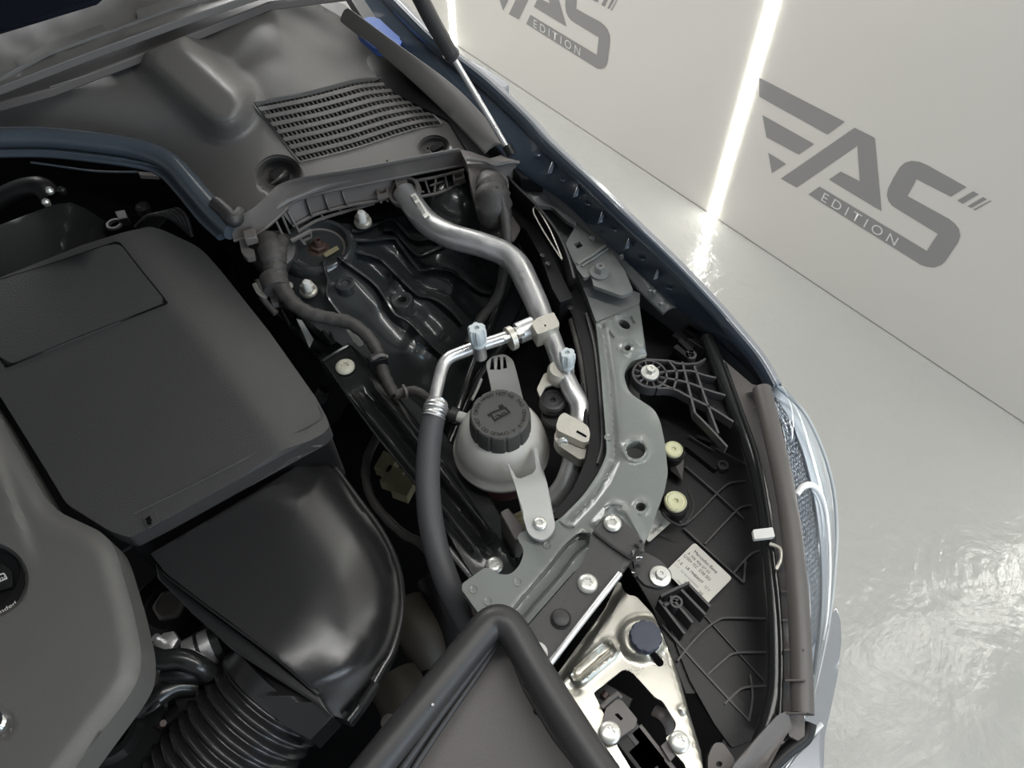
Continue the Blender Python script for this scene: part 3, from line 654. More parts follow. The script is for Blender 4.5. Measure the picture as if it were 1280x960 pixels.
# ================================================================== ENGINE COVER
t = thing('engine_cover', 'smooth grey plastic engine cover filling the lower left corner', 'engine cover')
ep = rnd([(-330, 330, 0), (-130, 330, 0), (0, 522, 0), (58, 625, 12), (76, 641, 8), (125, 664, 10), (139, 677, 8), (147, 695, 8), (165, 757, 12), (177, 812, 14), (175, 846, 14), (160, 872, 14), (92, 962, 10), (-10, 1090, 8), (-330, 1090, 0)], 4)
eL = [(0, 522), (60, 627), (76, 641), (125, 664), (140, 680), (147, 695), (165, 757), (177, 815), (172, 850), (160, 872), (92, 962), (40, 1030)]
def ezz(x, y):
    d = ldist(x, y, eL); z = .905-.006*(1-sstep(0, 26, d))
    z += .006*sstep(0, 14, side(x, y, (52, 700), (0, 560))*-1)*sstep(720, 640, y)
    z -= .016*sstep(54, 46, math.hypot(x+18, (y-725)*1.12)); z -= .006*sstep(22, 10, math.hypot(x+2, y-905))
    return z
sheet('cover_shell', ep, ezz, 'engine', t, .03, step=7, bevel=.002, sharp=60, feat=[circ(-18, 725, 54, 48.2, 64)+[(36, 725)], circ(-18, 725, 46, 41, 56)+[(28, 725)], circ(-2, 905, 22, 22, 24)+[(20, 905)], circ(-2, 905, 10, 10, 16)+[(8, 905)]])
lathe('filler_cap', -19, 731, .893, [(.050, -.012), (.050, 0), (.047, .003), (.030, .004), (.028, .001), (.01, .001)], 'black', t, 48)
sheet('badge_plate', rnd([(-60, 716), (2, 704), (14, 712), (15, 733), (-60, 752)], 5), .9005, 'gloss', t, .003, bevel=.001)
text('badge_lettering', 'mn', (-3, 728), (8.5, 724), .0055, .901, 'white', t)
fr_ = rnd([(-14, 722), (5, 715.5), (9.5, 723), (-10, 731)], 2); fi_ = rnd([(-12, 723.5), (4, 717.3), (7.5, 722.6), (-9, 729.5)], 1.5)
sheet('badge_frame', fr_, .9016, 'white', t, .0006, [fi_])
text('cap_lettering', 'recommended', (-40, 792), (20.5, 755), .0036, .8945, 'wink', t, dz=.0025)
lathe('emblem', -7, 905, .897, [(.011, 0), (.011, .004), (.009, .006), (.004, .005)], 'chrome', t, 24)
# ================================================================== FRONT OF ENGINE
t = thing('water_pump_pulley', 'round black pulley half covered by the grey engine cover', 'pulley')
lathe('pulley_wheel', 140, 912, .78, [(.046, -.03), (.050, -.022), (.050, -.014), (.045, -.010), (.048, -.004), (.046, 0), (.030, .002), (.026, .010), (.020, .010), (.018, -.004), (.004, -.006)], 'gloss', t, 48)
t = thing('alternator_pulley', 'dark round pulley with hexagon nut under the duct edge', 'pulley')
lathe('pulley_wheel', 213, 760, .72, [(.046, -.02), (.048, -.006), (.042, 0), (.030, -.002), (.024, .004), (.016, .004), (.015, 0, 'hex')], 'black', t, 42)
lathe('hub_nut', 213, 757, .725, [(.017, -.004, 'hex'), (.017, .004, 'hex'), (.013, .006), (.011, .004), (.003, .003)], 'tan', t, 42)
t = thing('coolant_fitting_group', 'metal sleeves and black hose joints between cover and duct', 'pipe fitting')
def cyl(name, a, b, r, m_, par, seg=20): return tube(name, [a, b], r, m_, par, seg, smooth=False)
cyl('sleeve', (192, 822, .80), (212, 802, .80), .010, 'alu2', t); lathe('sleeve_nut', 212, 803, .805, [(.009, -.004, 'hex'), (.009, .005, 'hex'), (.004, .006)], 'alu', t, 36); lathe('nub', 195, 797, .82, [(.004, -.01), (.004, 0), (.002, .002)], 'alu', t, 12)
cyl('chrome_sleeve', (236, 822, .80), (272, 803, .80), .017, 'alu', t); cyl('sleeve_band', (251, 814, .80), (255, 812, .80), .0182, 'black', t); cyl('sleeve_band', (268, 805, .80), (278, 800, .80), .0185, 'gloss', t)
cyl('chrome_sleeve', (176, 861, .79), (212, 846, .79), .012, 'alu', t); cyl('sleeve_band', (194, 853, .79), (197, 852, .79), .013, 'black', t)
tube('rubber_hose', [(176, 812, .825), (200, 824, .83), (225, 823, .83), (246, 830, .825), (262, 842, .81)], .009, 'gloss', t, 14); tube('rubber_hose', [(205, 842, .815), (230, 842, .815), (255, 846, .80)], .0075, 'black', t, 14)
tube('outlet_pipe', [(172, 886, .80), (195, 872, .805), (220, 858, .80), (245, 858, .79)], .0095, 'gloss', t, 14); tube('clamp_wire', [(170, 878, .815), (176, 892, .80), (190, 888, .812), (200, 880, .812)], .0013, 'rubber', t, 6)
box('connector', (240, 868), .03, .02, .02, .79, 'black', t, -30); box('connector', (176, 808), .012, .010, .012, .82, 'alu', t, -40); box('connector', (180, 833), .010, .012, .012, .81, 'yellow', t, -40)
tube('drain_pipe', [(205, 905, .77), (225, 890, .78), (250, 880, .775)], .008, 'black', t, 10)
tube('bolt_stub', [(200, 907, .79), (204, 904, .80)], .003, 'brown', t, 8)
# ------------------------------------------------------------------ the raised hood above, out of the frame
t = thing('hood', 'open hood raised above the engine bay', 'hood')
hv = []
for i in range(9):
    u = i/8
    for j in range(7):
        v = j/6; y = 1.28-.85*u; z = 1.08+1.05*u-.10*math.sin(PI*u); hv.append((lerp(-1.22, .40, v), y, z+.03*math.sin(PI*v)))
nv = len(hv); hf = [(i*7+j, i*7+j+1, (i+1)*7+j+1, (i+1)*7+j) for i in range(8) for j in range(6)]
mk('outer_skin', [(x, y+.02, z+.02) for x, y, z in hv], hf, 'navy', t); mk('insulation_pad', hv, [tuple(reversed(f)) for f in hf], 'cover', t)
# ================================================================== STRUT TOWER
t = thing('strut_tower', 'glossy black cast suspension tower with wavy ribs in the middle', 'strut tower')
RIBS = {
 'a': [(440, 288), (454, 287), (483, 273), (493, 275), (503, 286), (513, 296), (524, 299), (541, 297), (556, 302)],
 'b': [(440, 299), (460, 300), (491, 297), (500, 306), (521, 334), (527, 337), (545, 335), (562, 337), (573, 343), (590, 356), (602, 364), (614, 366)],
 'c': [(435, 312), (455, 316), (473, 322), (483, 330), (496, 343), (509, 356), (523, 368), (537, 371), (549, 376), (563, 387), (579, 405)],
 'd': [(422, 320), (437, 331), (450, 340), (468, 354), (480, 370), (494, 392), (510, 401), (530, 421), (545, 436), (557, 447)],
 'e': [(404, 326), (406, 336), (410, 350), (409, 367), (416, 380), (426, 393), (434, 404)],
 'f': [(480, 287), (492, 288), (505, 302), (520, 317), (528, 318), (545, 311), (556, 306)],
 'g': [(533, 280), (545, 272), (558, 262), (566, 258), (574, 256), (582, 261), (594, 272), (606, 284)],
}
STREAK = [[(497, 292), (494, 300)], [(480, 325), (500, 352)], [(553, 262), (548, 330)], [(567, 345), (560, 385)], [(600, 330), (590, 352)], [(535, 395), (510, 440)], [(430, 330), (470, 380)]]
def tz(x, y):
    d = math.hypot((x-398), (y-306)*1.1)
    z = .845-.00040*max(0, d-45)-.0000008*max(0, d-60)**2
    z += .016*gs(ldist(x, y, [(553, 250), (560, 330), (566, 400), (540, 450)]), 34)
    z += .010*gs(ldist(x, y, [(430, 350), (470, 385), (505, 430)]), 30)
    z += .010*sstep(26, 12, ldist(x, y, [(500, 368), (540, 410)]))
    for a in ('a', 'b', 'c', 'd', 'f'): z -= .008*gs(min(sdist(x-8, y+9, p, q)[0] for p, q in zip(RIBS[a], RIBS[a][1:])), 8)
    for st in STREAK: z += .004*gs(ldist(x, y, st), 8)
    return z
tout = rnd([(352, 285), (380, 270), (440, 262), (500, 250), (545, 240), (575, 235), (610, 262), (640, 300), (655, 350), (650, 400), (620, 440), (590, 480), (560, 520), (520, 512), (490, 490), (455, 450), (425, 430), (395, 410), (362, 380), (345, 340)], 12)
sheet('tower_shell', tout, tz, 'cast', t, .02, step=6.5, sharp=60)
for k, pl in RIBS.items():
    q = crc(pl, n=4); vs = []; wdt = 2.3
    for i, (x, y) in enumerate(q):
        a = q[max(i-1, 0)]; b = q[min(i+1, len(q)-1)]; dx, dy = b[0]-a[0], b[1]-a[1]; L_ = math.hypot(dx, dy) or 1; nx, ny = -dy/L_*wdt, dx/L_*wdt
        z = tz(x, y)+.011
        vs += [P(x+nx, y+ny, z-.03), P(x+nx, y+ny, z-.0006), P(x+nx*.5, y+ny*.5, z+.0008), P(x-nx*.5, y-ny*.5, z+.0008), P(x-nx, y-ny, z-.0006), P(x-nx, y-ny, z-.03)]
    n_ = len(q); fs = [(i*6+j, (i+1)*6+j, (i+1)*6+j+1, i*6+j+1) for i in range(n_-1) for j in range(5)]
    fs += [(0, 1, 2, 3, 4, 5), tuple((n_-1)*6+j for j in range(5, -1, -1))]
    mk('rib', vs, fs, 'cast', t, 40)
# strut mount dish
ax = Vector((.05, -.10, 1))
lathe('dome_rim', 398, 308, .853, [(.050, -.03), (.048, -.004), (.045, .004), (.041, .007), (.037, .006), (.0355, .001), (.0345, -.004)], 'cast', t, 48, axis=ax)
lathe('mount_dish', 398, 307, .853, [(.0345, -.006), (.033, -.003), (.024, -.006), (.017, -.006), (.015, -.010), (.005, -.010)], 'tan', t, 48, axis=ax)
lathe('strut_nut', 398, 308, .853, [(.014, -.008), (.0135, -.004), (.0095, -.003, 'hex'), (.0095, .002, 'hex'), (.006, .003), (.005, .011), (.0045, .012), (.0028, .012), (.002, .008)], 'brown', t, 36, axis=ax)
sheet('dish_tag', [(404, 318), (410, 313), (421, 307), (424, 311), (415, 317), (407, 321)], .852, 'yellow', t, .0008)
for x, y, z in ((453.5, 276, .853), (385.5, 362, .848)):
    s_ = lathe('stud_nut', x, y, z, [(.0115, -.004), (.0115, 0), (.0095, .001), (.009, .002, 'hex'), (.009, .009, 'hex'), (.007, .010), (.0062, .0105)], 'alu2', t, 36, key='studnut', px=10.5)
    lathe('stud', x, y, z+.0085, [(.0058, 0), (.0058, .002), (.0054, .003), (.0054, .014), (.0044, .0155), (.003, .016)], 'white', t, 20, key='stud', px=5.2)
hexb(t, 359, 358, .845, 7, 'bolt')
lathe('boss', 502, 374, tz(502, 374)+.011, [(.0155, -.03), (.0145, -.002), (.013, 0), (.007, 0), (.0055, -.001), (.005, -.01)], 'cast', t, 28)
lathe('boss', 431, 354, tz(431, 354)+.003, [(.0125, -.01), (.0115, 0), (.009, .0008), (.006, 0), (.0055, -.006)], 'cast', t, 28)
t2 = thing('suspension_dome', 'black rounded dome under the cowl corner behind the silver pipe', 'dome')
lathe('dome', 568, 262, .835, [(.044, -.05), (.043, -.01), (.039, .010), (.030, .026), (.018, .036), (.006, .040)], 'cast', t2, 36, sharp=60)
# ================================================================== WIRING
def taped(i, n): return 1+.05*math.sin(i*1.3)+.03*math.sin(i*2.9)
t = thing('wiring_harness', 'thick taped wiring harness running from the firewall grommet to the tank', 'wiring harness')
lathe('grommet', 341, 312, .868, [(.027, -.02), (.029, -.006), (.027, 0), (.020, .004), (.012, .005)], 'rubber', t, 36, axis=(-.1, -.25, 1))
tube('taped_loom', [(334, 300, .890, .013), (340, 316, .892, .0155), (343, 332, .886, .0135), (346, 346, .880, .0125), (353, 362, .876, .010), (368, 380, .872, .0085), (388, 392, .868, .0082), (412, 398, .864, .008), (436, 403, .862, .0078), (456, 417, .858, .0075), (469, 434, .852, .0072), (475, 450, .846, .007), (480, 468, .842, .007), (488, 484, .838, .0065), (494, 494, .835, .006)], .008, 'tape', t, 14, n=7, prof=taped)
tube('taped_branch', [(352, 300, .888, .008), (348, 314, .892, .010), (345, 328, .888, .012)], .01, 'tape', t, 12, prof=taped)
tube('tape_sleeve', [(340, 345, .880, .015), (346, 362, .876, .0145)], .0148, 'tape', t, 16)
tube('taped_loom', [(494, 494, .835, .006), (506, 490, .836, .0055), (520, 489, .838, .0055), (534, 497, .838, .005), (552, 512, .836, .005), (566, 520, .834, .005)], .005, 'tape', t, 12, prof=taped)
sheet('cable_clip', [(461, 443), (482, 439), (484, 448), (463, 453)], .858, 'black', t, .012, bevel=.0008)
tube('clip_band', [(466, 449, .858), (476, 444, .860), (484, 446, .855)], .0022, 'tan', t, 8)
tube('clip_band', [(504, 482, .838), (508, 490, .844), (508, 498, .836)], .002, 'tan', t, 8)
t = thing('lower_cable', 'thin dark cable looping beside the strut brace with a yellowed plug', 'cable')
tube('cable', [(471, 547, .70), (460, 570, .70), (457, 595, .70), (464, 622, .70), (482, 647, .70), (505, 668, .70), (527, 680, .705), (545, 706, .71), (560, 740, .71)], .0055, 'tape', t, 10, prof=taped)
for a in ((483, 577), (490, 594), (504, 606)): box('plug', a, .022, .026, .02, .69, 'yellow', t, 20)
t = thing('side_boot', 'dark taped rubber boot with cable at the bay corner', 'wiring boot')
tube('boot', [(607, 224, .915, .012), (614, 232, .918, .018), (616, 246, .912, .021), (618, 262, .897, .021), (618, 280, .87, .018), (610, 300, .84, .014)], .02, 'tape', t, 20, prof=taped)
tube('boot_cable', [(622, 232, .930, .006), (627, 252, .915, .0065), (632, 275, .90, .0065), (634, 300, .885, .006), (631, 330, .86, .006), (622, 370, .83, .006), (600, 400, .81, .006), (585, 430, .80, .006)], .006, 'tape', t, 12, prof=taped)
# ================================================================== A/C LINES
def fz(i, n): return 1
t = thing('large_air_conditioning_pipe', 'thick bent aluminium air conditioning pipe with blue sheen', 'pipe')
tube('pipe', [(505, 241, .885, .0148), (514.5, 254, .884, .0148), (533, 277, .884, .0150), (561, 294, .886, .0150), (602, 306, .888, .0145), (630, 317, .886, .0145), (648, 333, .884, .0143), (659, 354, .882, .0138), (671, 380, .880, .0132), (678, 398, .878, .0125), (686, 414, .876, .0108), (696, 440, .872, .0103), (704, 465, .868, .0103), (714, 487, .864, .0103), (724, 507, .858, .0103), (724, 530, .850, .0108), (718, 556, .838, .0108), (715, 580, .826, .0108), (705, 607, .812, .0112), (688, 627, .800, .0115), (668, 640, .79, .0115)], .015, 'alu', t, 24, n=6)
sheet('code_label', [(513, 244), (519, 241), (537, 268), (531, 273)], .9012, 'label', t, .0004)
mk('code_print', [P(x, y, .9018) for x, y in ((515, 246), (519, 244), (522, 249), (518, 251))]+[P(x, y, .9018) for x, y in ((520, 254), (524, 252), (532, 266), (529, 268))], [(3, 2, 1, 0), (7, 6, 5, 4)], 'inkg', t, 0)
# upper clamp block
sheet('clamp_block', rnd([(664, 404), (672, 397), (692, 390), (699, 403), (699, 408), (672, 418)], 2), .894, 'alu2', t, .022, bevel=.0015)
lathe('block_mark', 681.5, 406.5, .8945, [(.001, -.001), (.001, .0002)], 'dark', t, 8)
# bracket and rubber mount
sheet('mount_bracket', rnd([(671, 486), (680, 467), (690, 463), (697, 452), (706, 470), (703, 476), (692, 480), (682, 483), (675, 496)], 2), .862, 'alu2', t, .003, bevel=.0006)
lathe('weld_ring', 701, 463, .872, [(.0145, -.012), (.0145, 0), (.012, .004)], 'alu2', t, 24)
# lower clamp: two stacked slabs
sheet('flange_block', rnd([(695, 532), (699, 520), (705, 515), (735, 532), (738, 542), (736, 552), (729, 553), (697, 538)], 5), .868, 'alu2', t, .012, bevel=.0015)
sheet('flange_block', rnd([(692, 546), (696, 536), (730, 552), (735, 556), (731, 574), (724, 574), (697, 556)], 5), .855, 'alu2', t, .016, bevel=.0015)
tube('seam_slot', [(721, 539, .8685), (733, 546, .868)], .0012, 'dark', t, 6)
torx(t, 704, 553, .856, 8, 'bolt', axis=(-.5, -.9, .6))
tube('pipe_ridge', [(650, 645, .79), (654, 655, .79), (656, 664, .79)], .012, 'yellow', t, 16, prof=lambda i, n: 1+.08*math.sin(i*1.6))
o = thing('service_port_cap', 'pale blue-grey ribbed service cap standing on the large pipe', 'service cap', 'service caps on the pipes')
def portcap(par, x, y, z, s=1.0, m_='ltcap'):
    lathe('port_stem', x, y, z, [(.0088*s, -.008), (.0088*s, .012*s), (.0095*s, .013*s), (.0095*s, .017*s)], 'alu', par, 20, axis=(0, .1, 1))
    f6 = lambda th: .86+.14*(1 if math.cos(6*th) > 0 else 0)
    lathe('cap', x, y, z, [(.0105*s, .016*s), (.0108*s, .020*s), (.0100*s, .022*s), (.0112*s, .024*s), (.0125*s, .034*s, f6), (.0125*s, .044*s, f6), (.0105*s, .047*s, f6), (.004*s, .0475*s, f6), (.003*s, .044*s)], m_, par, 60, axis=(0, .1, 1))
portcap(o, 709.5, 466, .872, .68)
o = thing('small_air_conditioning_line', 'thin aluminium line bending to the crimped rubber hose', 'pipe')
tube('line', [(541, 512, .862), (544, 496, .864), (549, 474, .866), (554, 457, .868), (562, 447, .870), (578, 440, .871), (600, 432, .873), (622, 425, .874), (642, 418, .875), (656, 413, .876)], .0068, 'alu', o, 16)
tube('hex_fitting', [(640, 419, .876), (652, 414, .877)], .0075, 'alu', o, 6, smooth=False, sharp=20)
tube('union_flange', [(636, 424, .876), (642, 421.5, .876)], .0135, 'alu2', o, 20, smooth=False, sharp=20)
tube('union_body', [(647, 417, .876), (667, 408.5, .877)], .0120, 'alu', o, 20, smooth=False)
tube('stud', [(630, 424, .884), (652, 414, .886)], .0024, 'bolt', o, 8); lathe('stud_nut', 650, 415, .884, [(.0062, -.003, 'hex'), (.0062, .004, 'hex'), (.003, .005)], 'bolt', o, 36, axis=P(630, 424, .884)-P(652, 414, .886))
tube('crimp_sleeve', [(546, 503, .863, .0105), (545, 508, .863, .0125), (543.5, 514, .862, .0122), (542.5, 518, .862, .0115), (541.5, 522, .861, .0128)], .012, 'alu', o, 24, n=8, prof=lambda i, n: 1+.05*math.cos(i*1.5))
o = thing('service_port_cap', 'pale grey ribbed service cap standing on the thin bent line', 'service cap', 'service caps on the pipes')
portcap(o, 600, 440, .872, .80)
o = tube('rubber_hose', [(543, 517, .861), (538, 545, .857), (535, 580, .853), (535, 615, .850), (539, 655, .846), (548, 695, .838), (562, 735, .825), (582, 775, .805), (605, 815, .78)], .0122, 'hose', None, 20)
tag(o, 'dark grey rubber hose hanging from the silver crimp past the brace', 'hose')
# rubber mount
o = thing('rubber_mount', 'round black rubber mount in the hole beside the large pipe', 'rubber mount')
lathe('bushing', 691, 500, .856, [(.018, -.012), (.0182, -.002), (.016, .001), (.013, .002), (.012, -.001), (.009, -.001), (.0045, 0), (.004, -.004, 'star')], 'rubber', o, 36, px=17)
lathe('lower_ring', 696, 519, .838, [(.021, -.012), (.022, 0), (.020, .003), (.013, .003)], 'rubber', o, 36, px=20)
# ================================================================== COOLANT TANK
t = thing('coolant_expansion_tank', 'round translucent coolant tank under the black screw cap', 'coolant tank')
lathe('tank_body', 626, 529, .858, [(.047, -.066), (.0505, -.056), (.0525, -.0545), (.0525, -.050), (.0500, -.048), (.0495, -.036), (.047, -.026), (.043, -.016), (.037, -.006), (.032, -.002), (.030, .002)], 'tank', t, 56, sharp=55)
lathe('lower_tank', 626, 529, .858, [(.036, -.10), (.044, -.09), (.0475, -.075), (.047, -.0645)], 'tankred', t, 48, sharp=55)
tube('hose_nipple', [(584, 524, .836), (571, 520, .837)], .0062, 'white', t, 14); tube('nipple_clamp', [(572, 520, .837), (563, 517, .838)], .0085, 'rubber', t, 14)
sheet('front_bracket', rnd([(634, 580, 1), (637, 580, 1), (645, 597, 3), (651, 598, 3), (666, 592, 3), (670, 586, 3), (667, 559, 1), (672, 561, 1), (684, 604, 0), (695, 661, 9), (680, 677, 9), (661, 670, 9), (655, 650, 2), (645, 610, 4)], 2), lambda x, y: .852+.032*sstep(585, 650, y), 'brk', t, .004, step=8, bevel=.001)
torx(t, 675, 654.5, .886, 8.8, 'bolt')
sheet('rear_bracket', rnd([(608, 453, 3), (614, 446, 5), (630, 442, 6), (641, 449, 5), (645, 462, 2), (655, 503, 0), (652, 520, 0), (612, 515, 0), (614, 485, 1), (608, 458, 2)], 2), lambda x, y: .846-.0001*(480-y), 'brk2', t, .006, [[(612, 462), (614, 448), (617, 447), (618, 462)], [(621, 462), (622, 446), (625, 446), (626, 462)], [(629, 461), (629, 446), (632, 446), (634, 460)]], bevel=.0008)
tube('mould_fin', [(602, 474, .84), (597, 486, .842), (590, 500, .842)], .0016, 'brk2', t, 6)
capc = P(625, 517, .880)
t = thing('coolant_tank_cap', 'black ribbed screw cap with raised warning lettering and tank symbol', 'screw cap')
f12 = lambda th: 1-(.035 if (th*12/(2*PI)) % 1 < .16 else 0)
lathe('cap_body', 625, 517, .880, [(.0318, -.025, f12), (.0318, -.022, f12), (.0310, -.005, f12), (.0300, -.001, f12), (.0285, 0), (.0245, -.0004), (.01, -.0008)], 'foot', t, 144, px=39.5)
ringtext('warning_lettering', 'DO NOT OPEN WHEN HOT', capc, .0224, .0040, .8804, 196, 38, 'emboss', t)
ringtext('warning_lettering', 'NE PAS OUVRIR A CHAUD', capc, .0224, .0040, .8804, 26, -148, 'emboss', t)
def bar(a, b, w_, z): 
    return [P(a[0], a[1], z), P(b[0], b[1], z)]
fr2 = [(612, 516), (632, 508), (638, 515), (618, 526)]; fr3 = [(614, 516.4), (631.5, 509.6), (635.6, 514.8), (618.6, 524)]
sheet('tank_symbol', fr2, .8802, 'emboss', t, .0006, [fr3])
sheet('tank_symbol', [(623, 507), (628, 505), (630, 508), (625, 510)], .8802, 'emboss', t, .0006); sheet('tank_symbol', [(609, 517.5), (611, 517), (613, 519), (611, 520)], .8802, 'emboss', t, .0006)
tube('wave_symbol', [(619, 521, .8803), (622, 518.5, .8803), (625, 519.5, .8803), (628, 516.5, .8803), (632, 515.5, .8803)], .0005, 'emboss', t, 6)
# ================================================================== STRUT BRACE
t = thing('strut_brace', 'long black ribbed steel brace running diagonally beside the hose', 'brace')
c0, c1 = (424, 455), (625, 706)
def bz(x, y):
    s = side(x, y, c0, c1); u = sdist(x, y, c0, c1)[1]; k = sstep(.10, .22, u)*sstep(.97, .86, u)
    z = .822-.02*u
    z += k*(.008*gs(s-10, 7)-.010*gs(s+2, 8)+.006*gs(s+16, 6))
    return z
bp_ = rnd([(403, 450, 4), (436, 429, 4), (460, 449, 0), (546, 561, 0), (600, 640, 0), (652, 716, 4), (640, 728, 0), (598, 730, 6), (550, 651, 0), (526, 614, 0), (463, 534, 0)], 3)
sheet('brace_bar', bp_, bz, 'gloss', t, .006, step=6, bevel=.0012, sharp=50, feat=[off([(lerp(c0[0], c1[0], u/8), lerp(c0[1], c1[1], u/8)) for u in range(1, 8)], d_) for d_ in (-20, -16, -12, -7, -2, 3, 7, 10, 13, 17)])
torx(t, 431.5, 459, .8245, 11.8, 'boltc'); torx(t, 618, 707, .8045, 11, 'bolt')
tube('edge_flange', [(404, 451, .826), (463, 535, .824), (526, 614, .818), (552, 652, .815)], .0012, 'gloss', t, 6)
tube('edge_flange', [(404, 451, .828), (419, 441, .830), (437, 431, .830)], .0022, 'gloss', t, 6)
tube('drip_rail', [(459, 448, .826), (500, 500, .822), (546, 562, .818), (600, 641, .812), (645, 708, .805)], .0016, 'gloss', t, 6)
t = thing('inner_wing_box_section', 'black box section with small gussets between brace and tower', 'body panel')
sheet('box_panel', [(330, 360), (362, 380), (410, 405), (470, 455), (540, 520), (600, 600), (655, 690), (640, 700), (560, 600), (440, 440), (400, 452), (372, 420), (345, 390)], lambda x, y: .79, 'gloss', t, .04, bevel=.002)
mk('gusset', [P(*p) for p in ((370, 398, .83), (377, 400, .83), (392, 424, .815), (387, 436, .815), (372, 404, .80), (386, 436, .79))], [(0, 1, 2, 3), (0, 3, 5, 4), (1, 0, 4), (2, 3, 5)], 'railb', t, 20, .0006)
tube('stamped_rib', [(398, 404, .812), (408, 420, .810), (416, 432, .808)], .003, 'gloss', t, 8); tube('stamped_rib', [(406, 406, .812), (414, 418, .810), (418, 430, .808)], .002, 'gloss', t, 8)
lathe('plug_hole', 397, 442, .80, [(.005, 0), (.005, .002), (.003, .0022), (.002, 0)], 'dark', t, 16)
sheet('wheelhouse_patch', rnd([(433, 412), (438, 410), (452, 424), (455, 430), (450, 434), (442, 428)], 2), .835, 'railb', t, .002)
t = thing('side_cavity_trim', 'dark plastic edge pieces along the gap beside the air box', 'trim')
tube('trim_edge', [(352, 386, .80), (360, 402, .79), (378, 428, .77), (402, 452, .75)], .004, 'black', t, 8); tube('trim_edge', [(322, 350, .84), (328, 372, .83), (345, 392, .82)], .004, 'tan', t, 8)
tube('metal_tab', [(318, 355, .86), (324, 366, .855), (334, 372, .85)], .003, 'alu2', t, 6); sheet('small_clip', [(336, 366), (344, 364), (347, 378), (340, 380)], .862, 'tan', t, .008, bevel=.0006)
tube('floor_line', [(405, 486, .70), (400, 495, .69), (402, 500, .69)], .008, 'black', t, 10)
# ================================================================== RIGHT BODY RAIL
def ringed(par, x, y, rx, ry, z, a=0):
    q = [(x+rx*math.cos(k)*math.cos(a)-ry*math.sin(k)*math.sin(a), y+rx*math.cos(k)*math.sin(a)+ry*math.sin(k)*math.cos(a)) for k in [2*PI*i/20 for i in range(20)]]; return q
mo = rnd([(744, 399, 1), (795, 370, 4), (799, 380, 3), (809, 447, 5), (788, 451, 10), (779, 467, 10), (786, 491, 10), (817, 511, 6), (825, 525, 8), (831, 553, 6), (835, 591, 6), (831, 613, 8), (812, 665, 4), (800, 690, 4), (760, 700, 2), (718, 714, 2), (651, 790, 2), (620, 790, 2), (600, 769, 2), (577, 737, 3), (578, 729, 6), (608, 708, 6), (621, 717, 6), (637, 719, 8), (649, 708, 8), (656, 689, 8), (646, 672, 4), (651, 665, 4), (697, 652, 14), (731, 617, 12), (750, 588, 10), (759, 566, 8), (757, 540, 0), (751, 461, 0)], 3)
holes = [ringed(0, 780.5, 405.5, 8, 4.8, 0, .55), circ(784.6, 434.7, 4.2), circ(794.7, 562.8, 12.2, 10.6), circ(801, 633.5, 6.4, 5.4)]
def mz(x, y):
    z = .872
    d = ldist(x, y, [(748, 400), (758, 470), (764, 540), (768, 575), (758, 600), (735, 640), (700, 668), (640, 735), (610, 765)])
    z += .004*sstep(3, 12, side(x, y, (748, 400), (768, 575)))*(1 if y < 575 else 0)*0
    z -= .005*gs(ldist(x, y, [(752, 410), (762, 480), (767, 540), (768, 575), (757, 600), (738, 625), (712, 652)]), 5)
    z -= .016*sstep(11.5, 5.5, ldist(x, y, TL_))                        # trough of the arm
    z += .004*gs(ldist(x, y, [(745, 655), (765, 632), (785, 640), (800, 668)]), 5)
    z += .0025*gs(math.hypot(x-794.7, (y-563)*1.15)-15, 3)+.002*gs(math.hypot(x-801, (y-633.5)*1.15)-9, 2.5)+.002*gs(math.hypot(x-784.6, (y-434.7)*1.15)-8, 2.5)
    z -= .003*sstep(15, 12, math.hypot((x-780), (y-406)*1.2)); z -= .004*sstep(8, 2, ldist(x, y, [(744, 399), (795, 372)]))
    z -= .006*sstep(34, 24, math.hypot(x-812, y-468))
    return z
TL_ = crc([(728, 676), (712, 690), (692, 716), (664, 748), (646, 770)], n=4)
mfeat = [off(TL_, 6), off(TL_, -6), off(TL_, 11), off(TL_, -11), TL_[:-1], circ(794.7, 562.8, 17, 14.6, 24)+[(811.7, 562.8)], circ(801, 633.5, 10.5, 8.8, 20)+[(811.5, 633.5)], circ(784.6, 434.7, 8, 6.8, 16)+[(792.6, 434.7)]]
t = thing('radiator_support_corner', 'grey-green painted steel corner member with punched holes', 'body member')
sheet('member_plate', mo, mz, 'rail', t, .012, holes, step=4, bevel=.0012, sharp=50, feat=mfeat)
for x, y in ((757, 596), (727, 634), (684, 682), (647, 728), (592, 737), (610, 752), (760, 547)): lathe('spot_weld', x, y, mz(x, y)-.0006, [(.0042, 0), (.0038, .0012), (.0024, .0008), (.001, .0003)], 'rail', t, 12, key='weld2')
tube('weld_bead', [(755, 634, .8765), (765, 630, .877), (778, 632, .877)], .0011, 'rail', t, 6); tube('weld_bead', [(700, 651, .873), (708, 657, .873), (718, 658, .873)], .001, 'rail', t, 6)
tube('embossed_line', [(762, 413, .874), (768, 421, .874)], .0012, 'rail', t, 6)
0 and tube('side_flange', [(745, 402, .868), (752, 462, .868), (757, 520, .866), (758, 552, .866), (752, 583, .864), (733, 613, .862), (700, 648, .860)], .0022, 'rail', t, 6)
